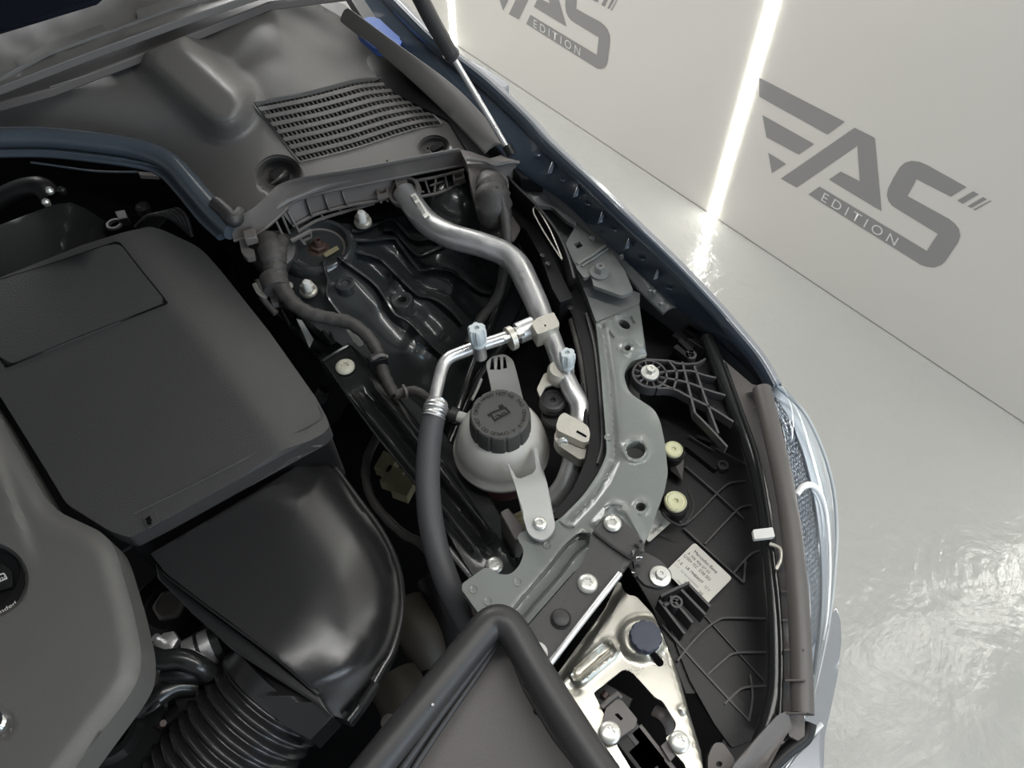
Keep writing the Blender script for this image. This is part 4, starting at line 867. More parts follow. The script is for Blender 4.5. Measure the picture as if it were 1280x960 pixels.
# upper brackets towards the cowl
t = thing('wing_mounting_bracket', 'grey painted bracket with square hole bolted below the wing edge', 'bracket')
b1 = rnd([(722, 278, 3), (735, 284, 2), (760, 308, 0), (781, 338, 0), (792, 364, 4), (778, 370, 5), (742, 357, 2), (741, 352, 2), (738, 344, 2), (730, 348, 4), (721, 336, 2), (707, 305, 5), (711, 297, 4)], 3)
sheet('bracket_plate', b1, lambda x, y: .892+.003*gs(sdist(x, y, (722, 330), (757, 308))[0], 2.5), 'railb', t, .005, [rnd([(717, 305), (724, 302), (729, 307), (722, 311)], 1)], step=5, bevel=.001, sharp=50)
hexb(t, 749, 341, .894, 12, 'railb', h=.010); lathe('spot_weld', 729, 283, .891, [(.005, 0), (.0045, .0012), (.0028, .0008), (.001, .0003)], 'railb', t, 12); lathe('spot_weld', 740, 299, .892, [(.004, 0), (.0036, .003), (.0024, .004), (.001, .004)], 'railb', t, 12)
tube('stamped_rib', [(722, 330, .894), (740, 319, .896), (757, 307, .895)], .002, 'railb', t, 8); tube('stamped_rib', [(727, 333, .893), (744, 322, .895), (760, 311, .894)], .0015, 'railb', t, 8)
t = thing('rear_wing_bracket', 'dark grey bracket with flanged bolt at the rear corner of the bay', 'bracket')
sheet('bracket_plate', rnd([(640, 212, 3), (660, 205, 3), (676, 214, 3), (702, 240, 3), (716, 252, 4), (722, 268, 3), (720, 282, 4), (706, 274, 4), (690, 258, 4), (668, 256, 3), (655, 244, 3), (638, 226, 3)], 3), lambda x, y: .897+.004*gs(sdist(x, y, (664, 246), (690, 238))[0], 5), 'railb', t, .006, step=6, bevel=.0012)
hexb(t, 664.4, 227.5, .899, 11, 'railb', h=.008)
tube('tab_curl', [(700, 246, .905), (708, 242, .909), (714, 248, .905)], .003, 'railb', t, 8)
o = sheet('inner_wing', rnd([(640, 225), (668, 252), (712, 275), (725, 300), (745, 350), (800, 366), (800, 378), (745, 402), (734, 372), (716, 330), (690, 285), (655, 245)], 2), lambda x, y: .872, 'railb', None, .03, bevel=.002); tag(o, 'grey painted inner wing panel beneath the bolted brackets', 'body panel')
t = thing('wing_support_rail', 'narrow grey rail with small studs under the wing edge', 'rail')
ribbon('rail_strip', [(672, 232, .905), (700, 258, .90), (728, 282, .896), (752, 308, .89), (776, 334, .884), (800, 362, .877), (829, 391, .869)], [(690, 228, .913), (718, 255, .908), (748, 284, .902), (772, 310, .895), (800, 336, .887), (826, 362, .879), (848, 382, .872)], 'railb', t, .005, 4, .001, cross=3, zadd=lambda u, v: .004*math.sin(PI*v))
for x, y in ((747, 290), (777, 322), (812, 365), (817, 366), (826, 381)): lathe('stud', x, y, .885 if x > 800 else .897, [(.0028, 0), (.0026, .004), (.001, .005)], 'railb', t, 10, key='rstud')
# grey wheelhouse plates seen inside
t = thing('wheelhouse_side_plate', 'grey steel plate in the gap between large pipe and side seal', 'body panel')
sheet('plate', rnd([(646, 296), (655, 276), (668, 296), (684, 325), (692, 352), (682, 363), (667, 345), (655, 320)], 2), .825, 'railb', t, .006, bevel=.001)
sheet('insulation_flap', rnd([(640, 254), (656, 263), (650, 288), (641, 302), (636, 290), (634, 268)], 2), .872, 'tan', t, .003, bevel=.0006)
t = thing('side_seal_strip', 'long black sealing strip along the right edge of engine bay', 'seal strip')
SS = [(628, 220, .915), (645, 238, .914), (664, 256, .912), (682, 277, .908), (696, 298, .905), (707, 324, .902), (714, 350, .90)]
ribbon('strip', [(x-3, y+3, z-.015) for x, y, z in SS], [(x+5, y-2, z) for x, y, z in SS], 'black', t, .02, 5, .001)
tube('strip_edge', [(x+4, y-2, z+.001) for x, y, z in SS], .0017, 'rubber', t, 6)
sheet('strip_web', rnd([(628, 226), (650, 250), (672, 282), (692, 322), (706, 352), (716, 372), (700, 378), (690, 360), (676, 320), (658, 288), (640, 262)], 2), .880, 'black', t, .04, bevel=.002)
tube('web_loop', [(668, 258, .907), (674, 264, .907), (688, 288, .906), (702, 322, .904), (698, 318, .904), (680, 290, .905), (668, 268, .906), (667, 260, .907)], .0009, 'alu2', t, 6)
for x, y in ((678, 320), (685, 330)): lathe('rivet', x, y, .883, [(.003, 0), (.003, .0015), (.001, .0025)], 'rubber', t, 10)
t = thing('side_air_baffle', 'tall black plastic baffle between large pipe and grey member', 'baffle')
sheet('baffle_plate', rnd([(706, 352), (722, 360), (734, 385), (745, 420), (751, 465), (757, 540), (758, 566), (749, 588), (730, 616), (700, 648), (688, 648), (716, 612), (733, 575), (737, 540), (735, 490), (728, 440), (716, 395), (704, 372)], 3), .862, 'black', t, .06, bevel=.0015)
tube('baffle_edge', [(733, 392, .866), (743, 430, .866), (748, 470, .866), (752, 520, .866), (753, 556, .865), (747, 580, .864)], .0018, 'rubber', t, 6)
tube('wire', [(714, 400, .855), (722, 430, .856), (728, 460, .856), (732, 500, .855), (734, 545, .853)], .004, 'tape', t, 8, prof=taped); tube('wire', [(727, 480, .864), (732, 520, .862), (736, 560, .860), (726, 600, .855)], .0022, 'black', t, 8)
lathe('push_pin', 712, 385, .872, [(.004, 0), (.004, .002), (.002, .003)], 'black', t, 12)
o = sheet('wheelhouse_liner', [(590, 250), (660, 260), (706, 360), (720, 420), (734, 520), (730, 600), (690, 650), (600, 640), (560, 560), (600, 460), (640, 380), (620, 300)], lambda x, y: .715-.0001*(y-250), 'black', None, .02, step=40, bevel=.003); tag(o, 'black wheel arch liner below the coolant tank', 'liner')
t = thing('tower_side_ribs', 'dark tubes behind the tank bracket beside the tower', 'pipework')
tube('brake_line', [(642, 300, .80), (636, 350, .80), (618, 395, .80), (598, 440, .80), (580, 490, .80), (566, 530, .79)], .0055, 'gloss', t, 10); tube('brake_line', [(668, 340, .78), (655, 390, .78), (630, 430, .78), (600, 470, .78), (575, 520, .77), (560, 560, .76)], .007, 'gloss', t, 10)
# block and rod under the tank bracket
t = thing('support_block', 'dark grey rectangular block beside the tank bracket foot', 'block')
sheet('block', [(625, 640), (635, 634), (656, 660), (650, 672), (644, 676)], .845, 'tan', t, .05, bevel=.0015)
tube('rod', [(561, 686, .79), (575, 703, .79), (594, 726, .79)], .0038, 'alu', t, 12)
tube('spring_clip', [(652, 705, .80), (640, 690, .80), (630, 668, .80)], .002, 'gloss', t, 6)
o = sheet('brown_cable_duct', [(584, 735), (590, 738), (604, 768), (600, 780), (590, 765)], .84, 'brown', None, .03); tag(o, 'small brown plastic edge below the grey member tip', 'cable duct')
# ================================================================== BLACK FRONT BRACKET
t = thing('front_bolted_bracket', 'black plastic bracket plate with round head bolts on the grey member', 'bracket')
fb = rnd([(738, 669, 3), (758, 645, 3), (772, 643, 6), (804, 676, 2), (806, 683, 2), (792, 697, 3), (778, 716, 2), (684, 834, 2), (670, 846, 0), (650, 812, 0), (652, 792, 0), (728, 704, 4), (735, 690, 4)], 3)
def fz_(x, y): return .884-.004*sstep(-1, 5, -side(x, y, (741, 661), (790, 699))*1)-.002*0
sheet('bracket_plate', fb, fz_, 'bkt', t, .008, step=8, bevel=.0012, sharp=45)
sheet('cover_plate', rnd([(741, 664), (757, 647), (802, 682), (786, 699)], 2), .8855, 'bkt', t, .003, bevel=.0008)
tube('fold_bead', [(742, 664, .886), (765, 682, .886), (789, 698, .886)], .0018, 'bkt', t, 6)
torx(t, 765.6, 654.5, .8885, 11); torx(t, 734.5, 730, .8855, 12.5)
lathe('push_plug', 701, 774, .884, [(.014, -.002), (.014, .002), (.0125, .0035), (.0115, .003), (.011, .0055), (.009, .0065)], 'rubber', t, 30, px=12.5)
lathe('white_clip', 671, 817, .884, [(.009, 0), (.009, .002), (.006, .005)], 'white', t, 20)
tube('edge_trim', [(775, 717, .889), (730, 774, .889), (684, 834, .889)], .0028, 'alu', t, 10)
t = thing('crimped_metal_edge', 'crumpled bright metal tape at the corner of the black bracket', 'metal tape')
random.seed(3)
for k in range(9):
    x, y = 800+random.uniform(-10, 6)*.8-k*1.2+4, 676+k*5.2; r_ = 4.5
    vs = [P(x+random.uniform(-r_, r_), y+random.uniform(-r_, r_), .886+random.uniform(-.003, .006)) for _ in range(8)]
    bm = bmesh.new(); [bm.verts.new(v) for v in vs]; bmesh.ops.convex_hull(bm, input=bm.verts); me = bpy.data.meshes.new('crumple'); bm.to_mesh(me); bm.free(); link('crumple', me, 'boltg' if 'boltg' in M else 'rubber', t, 10)
# grey washer bracket
t = thing('headlight_bolt_bracket', 'grey rounded tab with large washer bolt beside the printed label', 'bracket')
sheet('tab_plate', rnd([(790, 696, 2), (806, 690, 4), (826, 700, 8), (840, 716, 8), (839, 729, 5), (826, 736, 6), (806, 731, 5), (796, 720, 3)], 4), .874, 'bkt', t, .006, bevel=.0012)
hexb(t, 825, 720.5, .876, 12.8, 'bolt', h=.008)
# ================================================================== ZINC LATCH PLATE
ZO_ = [(772, 730), (790, 748), (815, 772), (828, 800), (860, 900), (800, 830), (740, 862), (725, 880), (700, 850), (760, 764)]
gl_ = [(lerp(722, 757, u/6), lerp(840, 809, u/6)) for u in range(7)]
zf_ = [off(gl_, 4), off(gl_, -4), off(gl_, 7), off(gl_, -7), off(gl_, 12), off(gl_, -12), circ(803, 799, 34, 30.5, 40, 2.5)[:38], circ(803, 799, 22, 20, 30, 2.5)[:28]]
zf_ = [[p for p in l if inside(p, ZO_)] for l in zf_]
t = thing('zinc_latch_plate', 'yellowish zinc plated plate with cutout carrying the hood latch', 'plate')
zo = rnd([(772, 727, 2), (776, 728, 2), (779, 738, 3), (786, 744, 3), (795, 745, 4), (818, 770, 8), (830, 798, 6), (849, 846, 0), (862, 893, 0), (876, 938, 0), (884, 1000, 0), (800, 1000, 0), (748, 927, 3), (721, 890, 3), (709, 867, 3), (703, 862, 3), (696, 858, 4), (695, 845, 4), (756, 761, 4), (763, 747, 4)], 3)
zh = [rnd([(742, 866, 3), (780, 836, 5), (791, 841, 5), (819, 872, 4), (828, 876, 4), (846, 905, 5), (842, 915, 4), (832, 922, 3), (842, 940, 4), (856, 955, 4), (864, 990, 0), (806, 990, 0), (773, 935, 3), (764, 915, 3), (752, 886, 3)], 3), rnd([(808, 813), (816, 811), (830, 827), (829, 832), (823, 834)], 2.5)]
def zz(x, y):
    z = .868; d = math.hypot(x-803, (y-798)*1.1)
    z += .007*sstep(34, 22, d)
    z -= .010*sstep(10, 0, side(x, y, (695, 850), (765, 750)))*1 if side(800, 850, (695, 850), (765, 750)) > 0 else .010*sstep(10, 0, -side(x, y, (695, 850), (765, 750)))
    z -= .004*sstep(7, 4, sdist(x, y, (722, 840), (757, 809))[0])*1; z += .003*gs(sdist(x, y, (724, 843), (762, 812))[0]-9, 3)
    z -= .010*sstep(5, -3, -side(x, y, (849, 846), (876, 938))) if side(800, 900, (849, 846), (876, 938)) < 0 else .010*sstep(5, -3, side(x, y, (849, 846), (876, 938)))
    z -= .003*gs(math.hypot(x-718, (y-861)*1.4), 6); z += .003*gs(sdist(x, y, (852, 888), (862, 884))[0], 4)
    return z
sheet('plate_sheet', zo, zz, 'zinc', t, .003, zh, step=4, feat=zf_[:6], bevel=.0008, sharp=50)
torx(t, 762, 916, .876, 12.5); torx(t, 849, 927.5, .872, 11.5)
t = thing('adjuster_cap', 'slate blue notched round cap standing on the zinc plate', 'cap')
f10 = lambda th: 1-.05*(1 if math.cos(10*th) > .4 else 0)
lathe('cap_body', 805.5, 799, .876, [(.0165, -.003), (.0165, .001), (.0152, .002), (.0190, .004, f10), (.0190, .012, f10), (.0178, .0142, f10), (.015, .0148), (.010, .0146)], 'dbluecap', t, 80, px=18.8)
t = thing('hood_latch', 'black and grey hood latch mechanism inside the zinc plate cutout', 'hood latch')
sheet('latch_bracket', rnd([(752, 908, 2), (757, 886, 3), (772, 873, 3), (778, 876, 2), (797, 899, 3), (794, 909, 3), (776, 921, 3), (772, 930, 3), (752, 928, 6)], 3), .874, 'tan', t, .010, [rnd([(768, 893), (772, 891), (779, 898), (776, 901)], 1)], bevel=.0012)
sheet('bracket_tab', rnd([(826, 932), (838, 922), (852, 936), (838, 952)], 2), .866, 'tan', t, .006, bevel=.001)
for a, s_, m_ in (((800, 925), (.014, .045), 'rubber'), ((787, 935), (.012, .05), 'black'), ((812, 950), (.02, .03), 'black'), ((822, 945), (.012, .05), 'tan')): box('latch_lever', a, s_[1], s_[0], .03, .862, m_, t, 52, .001)
tube('latch_hook', [(818, 888, .85), (828, 893, .855), (836, 904, .85), (838, 914, .84)], .005, 'tan', t, 8, flat=.4)
tube('latch_spring', [(754, 872, .85), (758, 866, .85)], .003, 'brown', t, 8); tube('latch_rail', [(752, 884, .872), (762, 874, .874), (772, 867, .876), (776, 872, .874)], .002, 'tan', t, 8, smooth=False)
box('housing_block', (765, 875), .03, .02, .03, .845, 'black', t, 30)
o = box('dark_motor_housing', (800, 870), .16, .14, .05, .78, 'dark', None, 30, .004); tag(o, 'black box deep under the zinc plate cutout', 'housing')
# ================================================================== HEADLIGHT
def hz(x, y): return .802-.00006*(y-500)+.004*sstep(0, 8, side(x, y, (858, 655), (955, 760)))*0
t = thing('headlight_unit', 'left headlight seen from behind its black ribbed housing and clear lens', 'headlight')
ho = rnd([(800, 380), (850, 388), (905, 425), (920, 470), (935, 540), (948, 600), (960, 680), (966, 780), (968, 860), (958, 920), (930, 960), (890, 960), (850, 850), (815, 760), (780, 700), (810, 600), (800, 500)], 10)
sheet('housing_shell', ho, hz, 'housing', t, .12, step=20, bevel=.003)
def fin(pl, h=.010, w_=.0011, z0=None, m_='rib', name='rib'):
    q = crc([tuple(p) for p in pl], n=4) if len(pl) > 2 else list(pl)
    vs = []; pp = []
    for x, y in q:
        z = (hz(x, y) if z0 is None else z0)+h; pp.append(P(x, y, z))
    for i, p in enumerate(pp):
        a, b = pp[max(i-1, 0)], pp[min(i+1, len(pp)-1)]; d = (b-a).normalized(); nn = Vector((-d.y, d.x, 0))*w_
        vs += [p-nn-Vector((0, 0, h+.002)), p-nn, p+nn, p+nn-Vector((0, 0, h+.002))]
    n_ = len(pp); fs = [(i*4+j, i*4+j+1, (i+1)*4+j+1, (i+1)*4+j) for i in range(n_-1) for j in range(3)]+[(3, 2, 1, 0), ((n_-1)*4, (n_-1)*4+1, (n_-1)*4+2, (n_-1)*4+3)]
    return mk(name, vs, fs, m_, t, 30)
for pl in ([(857, 583), (893, 614), (930, 648)], [(932, 601), (914, 603), (901, 612), (880, 634), (861, 652), (853, 654), (840, 641)], [(940, 631), (926, 634), (913, 646), (881, 680)],
           [(855, 660), (892, 694), (930, 728)], [(930, 728), (932, 700)], [(950, 688), (938, 693), (918, 715)], [(847, 826), (861, 808), (880, 788), (896, 776), (910, 772), (958, 773)],
           [(885, 843), (905, 825), (920, 816), (958, 815)], [(906, 880), (920, 866), (932, 859), (958, 857)], [(828, 781), (870, 829), (915, 878), (937, 901)], [(936, 901), (941, 872), (938, 843)], [(895, 560), (932, 580)], [(862, 545), (890, 562)]):
    fin(pl, .006, .0009)
fin([(877, 765), (916, 808), (955, 851)], .003, .0006); fin([(868, 712), (900, 740)], .003, .0006)
# raised inner step
sheet('lower_step', rnd([(833, 775), (850, 790), (925, 872), (945, 905), (942, 925), (915, 935), (893, 905), (862, 850)], 4), lambda x, y: hz(x, y)+.004, 'housing', t, .006, bevel=.001)
# mounting arm with round eye
AZ = .868
sheet('mounting_arm', rnd([(800, 452), (830, 449), (872, 454), (884, 446), (893, 455), (917, 526), (862, 497), (842, 487), (800, 484)], 2), AZ-.012, 'housing', t, .008)
def afin(pl): return fin(pl, .010, .0011, AZ-.010)
for pl in ([(807, 449), (838, 451), (846, 454), (870, 454), (882, 448)], [(822, 485), (842, 486), (862, 496), (890, 510), (917, 527)], [(831, 464), (862, 463), (878, 468), (895, 472)],
           [(832, 472), (860, 478), (884, 487), (907, 494)], [(853, 452), (864, 496), (869, 516)], [(868, 457), (882, 498), (898, 541)], [(836, 451), (844, 461), (846, 471), (842, 486)],
           [(869, 516), (888, 535), (909, 558)], [(828, 480), (842, 486)]): afin(pl)
ES = RP(812, 467, AZ, 21.8)/.0275
lathe('eye_ring', 812.4, 467, AZ, [(.0275, -.02), (.0275, -.001), (.0265, 0), (.0245, 0), (.0242, -.010), (.0145, -.010), (.0145, 0), (.012, 0)], 'rib', t, 48, px=21.8)
for k in range(12):
    a = 2*PI*k/12; c = P(812.4, 467, AZ); d = Vector((math.cos(a), math.sin(a), 0)); n_ = Vector((-d.y, d.x, 0))*.0006
    vs = [c+d*.0145*ES+n_, c+d*.0145*ES-n_, c+d*.0243*ES-n_, c+d*.0243*ES+n_]; vs = vs+[v-Vector((0, 0, .007)) for v in vs]
    mk('eye_spoke', vs, [(0, 1, 2, 3), (0, 4, 5, 1), (1, 5, 6, 2), (2, 6, 7, 3), (3, 7, 4, 0)], 'rib', t, 0)
hexb(t, 812.4, 466, AZ+.001, 11.2, 'bolt', h=.009)
fin([(844, 432), (862, 446)], .02, .003, AZ-.02, 'housing'); fin([(850, 424), (866, 440)], .02, .003, AZ-.02, 'housing')
lathe('screw_tube', 864, 443, AZ, [(.006, -.03), (.006, 0), (.0035, 0), (.003, -.008)], 'rib', t, 16)
for a in ((852, 420), (866, 414), (876, 424), (858, 430)): box('connector_block', a, .018, .012, .02, .85, 'housing', t, 30)
for a, b in (((855, 405), (885, 425)), ((848, 414), (880, 436))): fin([a, b], .03, .0012, .82)
# adjusters
for x, y, k in ((842, 561, 11.5), (844.5, 626, 13.8)):
    lathe('adjuster_seat', x, y+3, .832, [(.020, -.02), (.020, 0), (.0185, .002), (.016, .0015)], 'housing', t, 32, px=k*1.2)
    lathe('adjuster_wheel', x, y, .838, [(.0155, -.006), (.0158, -.001), (.0140, .0015), (.0125, .0002), (.0105, .0012), (.008, .0005), (.0042, 0), (.0038, -.003, 'star'), (.001, -.003)], 'cream', t, 42, px=k)
mk('adjuster_web', [P(840, 572, .826), P(855, 574, .826), P(853, 600, .812), P(838, 588, .812), P(840, 572, .81), P(855, 574, .81), P(853, 600, .80), P(838, 588, .80)], [(0, 1, 2, 3), (4, 7, 6, 5), (0, 4, 5, 1), (1, 5, 6, 2), (2, 6, 7, 3), (3, 7, 4, 0)], 'tan', t, 20)
tube('seat_rim', [(828, 640, .83), (836, 650, .828), (852, 656, .826), (862, 645, .828), (866, 630, .83), (860, 612, .832)], .0014, 'rubber', t, 6)
lathe('screw_eye', 904, 581, hz(904, 581)+.008, [(.006, -.008), (.006, 0), (.0035, 0), (.003, -.004)], 'rib', t, 16)
for a, b in (((872, 545), (890, 552)), ((858, 556), (896, 586))): fin([a, b], .008, .002, None, 'housing')
# small bracket ribs under the label
for pl in ([(826, 745), (846, 735), (862, 728)], [(838, 745), (866, 778)], [(852, 737), (882, 768)], [(862, 731), (888, 758)], [(824, 750), (856, 792)], [(829, 757), (850, 748)]): fin(pl, .02, .0012, .812)
lathe('screw_eye', 845.5, 752, .834, [(.006, -.02), (.006, 0), (.004, 0), (.0035, -.006)], 'rib', t, 16)
# paper labels
LZ = hz(875, 710)+.012
lab = rnd([(868, 676), (917, 723), (878, 763), (828, 712)], 5)
lab = rnd([(868, 678), (915.5, 722.5), (878, 760.5), (832, 714)], 4)
lb = sheet('printed_label', lab, LZ, 'label', t, .0012)
def lp(u, v):   # u along the lines of print, v down the label
    a, b, c, d = (868, 678), (915.5, 722.5), (878, 760.5), (832, 714)
    top = (lerp(a[0], b[0], u), lerp(a[1], b[1], u)); bot = (lerp(d[0], c[0], u), lerp(d[1], c[1], u)); return (lerp(top[0], bot[0], v), lerp(top[1], bot[1], v))
for body, u0, u1, v, h in (('Mercedes-Benz', .12, .72, .19, .0036), ('A 206 906 07 03', .05, .62, .32, .0030), ('Q/004 1EZ  Z/08 003', .03, .72, .43, .0032), ('LB 1948443T', .22, .66, .60, .0030), ('12 V', .74, .86, .62, .003),
                           ('REF 00.0 00/00000000', .20, .66, .74, .0018), ('01.AB.01', .40, .62, .88, .0026), ('SAE', .72, .82, .80, .003), ('0676', .72, .84, .90, .0026), ('Made in Czech Republic', .28, .92, .965, .0018), ('1.2', .03, .13, .62, .0028), ('7.5 W', .03, .14, .74, .0018)):
    text('label_print', body, lp(u0, v), lp(u1, v), h, LZ, 'ink' if h > .002 else 'inkg', t, dz=.0003)
lz2 = hz(820, 660)+.010
sheet('printed_label', rnd([(828, 637), (841, 651), (811, 678), (804, 668), (812, 640)], 3), lz2, 'label', t, .0012)
text('label_print', 'Q/DCode', (815, 668), (828, 656), .0026, lz2, 'ink', t)
# rim, sealing bead, clip
tube('housing_rim', [(884, 421, .868), (893, 446, .866), (909, 490, .862), (931, 543, .857), (946, 590, .850), (957, 650, .845), (964, 720, .838), (969, 790, .832), (969, 860, .826), (958, 908, .822), (948, 935, .82)], .0075, 'gloss', t, 14)
tube('glue_bead', [(905, 455, .870), (925, 510, .867), (945, 567, .862), (957, 625, .856), (966, 690, .850), (974, 760, .842), (977, 830, .836), (975, 895, .83)], .0028, 'gloss', t, 8)
sheet('inner_ledge', [(893, 440), (940, 480), (956, 484), (970, 560), (984, 640), (994, 735), (1000, 820), (1000, 893), (975, 900), (970, 860), (970, 780), (962, 700), (948, 600), (930, 540), (908, 488)], lambda x, y: .862-.00009*(y-480), 'tan', t, .02, bevel=.001, step=30)
t2 = sheet('retaining_clip', rnd([(941, 662), (966, 659), (969, 671), (943, 674)], 2), .870, 'white', t, .005, bevel=.0015)
tube('wire_clip', [(962, 680, .858), (975, 686, .86), (976, 700, .858), (970, 712, .856)], .002, 'alu2', t, 8)
for (x, y) in ((944, 490), (951, 509), (957, 527.5)):
    mk('spike_fin', [P(x-12, y+1, .862), P(x+10, y-5, .868), P(x+18, y-1, .868), P(x+8, y+4, .864), P(x, y, .880)], [(0, 3, 4), (3, 2, 4), (2, 1, 4), (1, 0, 4), (0, 1, 2, 3)], 'tan', t, 20, .0006)
for x, y in ((985, 739), (986, 775), (988, 812), (989, 850), (990, 891)): 
    mk('cross_fin', [P(x-8, y-1, .848), P(x+18, y-1, .862), P(x+18, y+2, .862), P(x-8, y+2, .848), P(x-8, y-1, .82), P(x+18, y-1, .83), P(x+18, y+2, .83), P(x-8, y+2, .82)], [(3, 2, 1, 0), (4, 5, 6, 7), (0, 1, 5, 4), (2, 3, 7, 6), (1, 2, 6, 5), (3, 0, 4, 7)], 'tan', t, 0, .0004)
tube('rubber_edge_roll', [(x-3, y, z) for x, y, z in [(955, 486, .876), (963, 518, .875), (971, 552, .873), (980, 592, .870), (988, 636, .866), (994, 680, .862), (999, 730, .858), (1003, 790, .853), (1005, 850, .848), (1006, 892, .845)]], .0095, 'rubber2', t, 18)
# light chamber
IN = [(962, 486, .862), (977, 528, .855), (986, 572, .85), (994, 616, .846), (1001, 664, .842), (1007, 712, .838), (1011, 762, .834), (1011, 810, .83), (1009, 850, .825), (1003, 905, .82)]
OUT = [(970, 482, .868), (1003, 514, .842), (1023, 552, .815), (1036, 590, .79), (1043, 628, .768), (1045, 672, .752), (1042, 720, .742), (1036, 770, .738), (1026, 822, .74), (1004, 912, .76)]
MID = [(lerp(a[0], b[0], .45), lerp(a[1], b[1], .45), lerp(a[2], b[2], .45)-.012) for a, b in zip(IN, OUT)]
ribbon('reflector', [(x, y, z-.015) for x, y, z in IN], [(x-1, y, z-.012) for x, y, z in OUT], 'reflector', t, .004, 6, cross=6)
ribbon('prism_trim', [(x+1, y+6, z-.003) for x, y, z in IN[:8]], [(lerp(a[0], b[0], .46), lerp(a[1], b[1], .46)+6, lerp(a[2], b[2], .46)-.006) for a, b in zip(IN[:8], OUT[:8])], 'mesh', t, .003, 8, cross=8, sharp=0)
tube('prism_border', [(lerp(a[0], b[0], .47), lerp(a[1], b[1], .47)+6, lerp(a[2], b[2], .47)-.004) for a, b in zip(IN[1:9], OUT[1:9])], .0016, 'navy', t, 6)
ribbon('lens', IN, OUT, 'lens', t, .002, 6, cross=8, zadd=lambda u, v: .016*math.sin(PI*v)**.8 if 0 < v < 1 else 0, sharp=0)
tube('lens_border', [(x+1, y, z) for x, y, z in OUT], .002, 'lensedge', t, 8)
tube('lens_reflection', [(996, 618, .846, .003), (1003, 609, .848, .0033), (1012, 606, .846, .0034), (1021, 611, .838, .0032), (1029, 626, .825, .0026), (1034, 650, .81, .002), (1037, 690, .80, .0016), (1037, 730, .795, .0014), (1034, 770, .79, .0012), (1029, 800, .788, .001)], .0032, 'glint', t, 10)  # overhead lamp's reflection on the lens, modelled as white tubes
tube('lens_reflection', [(1015, 612, .838), (1022, 624, .828), (1027, 645, .82), (1029, 672, .812)], .0012, 'glint', t, 8)
# ================================================================== BUMPER AND FRONT PIECES
t = thing('front_bumper', 'silver painted bumper corner below the headlight', 'bumper')
bo = [(1046, 758), (1051, 778), (1052, 800), (1048, 840), (1040, 880), (1031, 920), (1028, 1000), (990, 1000), (996, 930), (1006, 880), (1014, 840), (1028, 800), (1037, 770)]
sheet('painted_skin', bo, lambda x, y: .735-.0014*max(0, x-1000)+.0001*(y-800), 'paint', t, .12, step=9, bevel=.004, sharp=60)
ribbon('wheel_arch_lip', [(1030, 790, .75), (1020, 830, .75), (1010, 880, .755)], [(1043, 770, .73), (1033, 815, .73), (1020, 870, .735)], 'paint', t, .01, 6)
t = thing('bumper_top_edge', 'silver bumper top with thin white edge at the lower right', 'bumper')
sheet('painted_top', [(1027, 906), (1010, 925), (990, 945), (968, 975), (960, 1010), (1029, 1010), (1029, 950)], .79, 'paint', t, .03, bevel=.003)
tube('white_edge', [(1027, 905, .795), (1010, 923, .795), (988, 944, .795), (970, 965, .795), (958, 1000, .795)], .0024, 'paintw', t, 8)
t = thing('grille_rubber_flap', 'tan-grey rubber flap folded at the bottom beside the bumper', 'flap')
sheet('flap_body', rnd([(984, 888, 4), (987, 896, 3), (990, 910, 3), (982, 920, 3), (958, 965, 2), (950, 1000, 0), (895, 1000, 0), (918, 955, 4), (950, 918, 4), (972, 894, 4)], 4), lambda x, y: .848+.006*math.sin(side(x, y, (985, 890), (915, 980))*.12), 'tan', t, .012, step=7, bevel=.002)
tube('black_gasket', [(1012, 903, .815), (1006, 922, .812), (985, 938, .812), (962, 962, .812), (950, 990, .812)], .006, 'black', t, 10)
sheet('strip_block', rnd([(984, 894), (1006, 894), (1006, 920), (998, 926), (986, 920)], 2), .82, 'tan', t, .02, bevel=.001)
o = sheet('grey_support_flap', rnd([(893, 928, 5), (904, 928, 6), (918, 948, 3), (922, 1000, 0), (884, 1000, 0), (885, 945, 4)], 4), .835, 'tan', None, .008, [circ(899, 955, 4)], bevel=.0012); tag(o, 'small ribbed grey support piece with a hole at the bottom edge', 'support')
# ================================================================== AIR INTAKE FRAME
t = thing('radiator_shroud', 'black V shaped radiator shroud with rolled rim at bottom centre', 'shroud')
RL = [(370, 1080, .895), (430, 1005, .895), (480, 942, .895), (530, 880, .895), (580, 818, .895), (606, 786, .895), (618, 777, .895), (630, 778, .895), (642, 790, .893), (662, 824, .890), (685, 862, .888), (712, 905, .886), (748, 960, .884), (790, 1020, .882), (850, 1105, .88)]
tube('rim_roll', RL, .0135, 'rubber', t, 18, n=8)
tube('rim_lip', [(x-(2 if x < 620 else -2), y-13 if 580 < x < 650 else y-9, z-.008) for x, y, z in RL], .004, 'rubber', t, 8)
sheet('recess_floor', [(385, 1110), (500, 952), (616, 798), (628, 792), (640, 806), (700, 900), (845, 1110)], lambda x, y: .862-.0001*(y-780), 'tan', t, .004, step=30)
tube('inner_ledge', [(622, 796, .880), (590, 838, .878), (545, 898, .876), (500, 962, .874), (480, 995, .873)], .0042, 'rubber', t, 10)
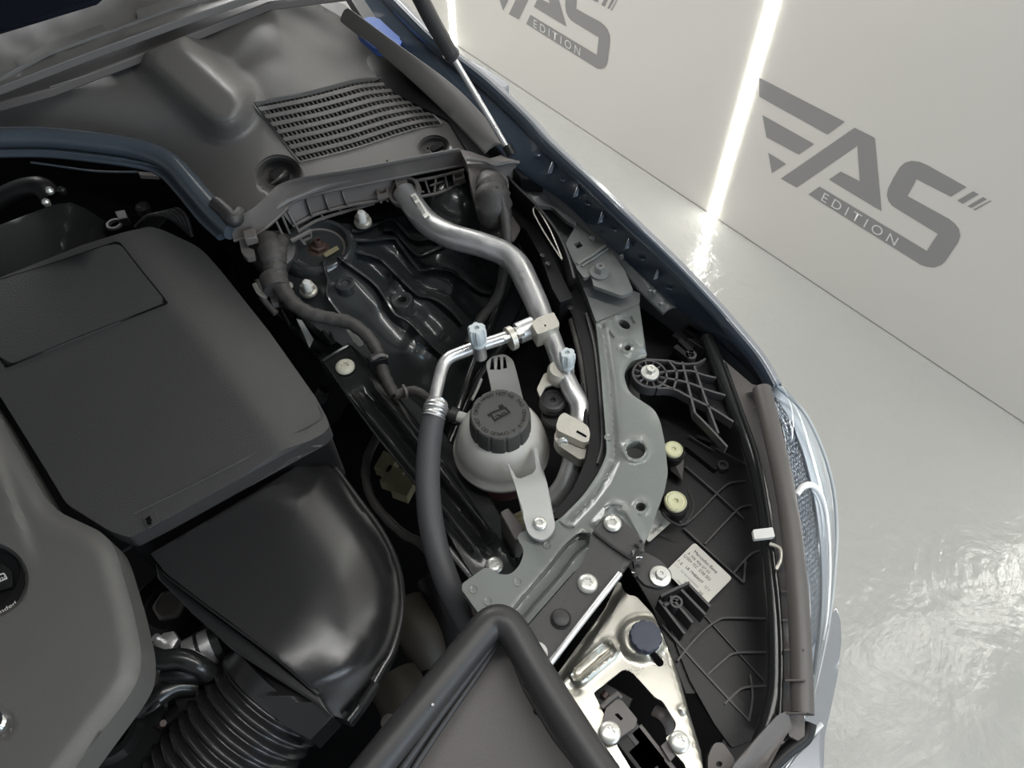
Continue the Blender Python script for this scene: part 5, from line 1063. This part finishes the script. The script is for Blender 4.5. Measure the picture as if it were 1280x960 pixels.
tube('inner_ledge', [(624, 800, .876), (600, 838, .872), (560, 895, .870), (520, 955, .868), (500, 990, .867)], .003, 'rubber', t, 8)
tube('side_bead', [(628, 792, .886), (645, 822, .882), (672, 868, .878), (704, 918, .876), (740, 972, .874), (765, 1010, .872)], .0052, 'gloss', t, 12)
sheet('side_wall', [(630, 800), (640, 806), (665, 850), (700, 905), (755, 985), (740, 985), (690, 920), (655, 862)], .872, 'rubber', t, .01)
lathe('drain_hole', 672, 888, .8535, [(.0035, -.001), (.0035, .0012)], 'dark', t, 14)
lathe('grit', 541, 881, .9085, [(.001, 0), (.001, .001)], 'white', t, 8)
sheet('notch_lip', rnd([(690, 850), (698, 860), (706, 864), (712, 872), (704, 878), (690, 866)], 2), .893, 'rubber', t, .012, bevel=.001)
# dim things in the dark gap
t = thing('cooling_duct', 'dim brownish ducts deep in the gap beside the black duct', 'duct')
tube('duct_tube', [(505, 760, .62), (525, 790, .62), (540, 820, .60)], .028, 'brown2', t, 16); tube('duct_tube', [(492, 850, .62), (510, 885, .62), (520, 930, .6)], .03, 'brown2', t, 16); tube('duct_tube', [(540, 725, .62), (560, 770, .62), (575, 820, .6)], .022, 'black', t, 16)
lathe('duct_nut', 486, 903, .70, [(.008, -.004), (.008, .002), (.004, .003)], 'tan', t, 16)
# ------------------------------------------------------------------ origins at each thing's base
bpy.context.view_layer.update()
for r in [o for o in COL.objects if o.parent is None and o.type in ('MESH', 'EMPTY')]:
    kids = [c for c in r.children]
    pts = []
    for o in [r]+kids:
        if o.type == 'MESH':
            mw = o.matrix_world
            bb = [mw @ Vector(c) for c in o.bound_box]; pts += bb
    if not pts: continue
    c = Vector(((min(p.x for p in pts)+max(p.x for p in pts))/2, (min(p.y for p in pts)+max(p.y for p in pts))/2, min(p.z for p in pts)))
    if r.type == 'MESH':
        if r.data.users > 1 or r.rotation_euler.x or r.rotation_euler.z or r.location.length > 1e-6: continue
        r.data.transform(Matrix.Translation(-c))
    r.location = c
    for k in kids: k.location = k.location-c
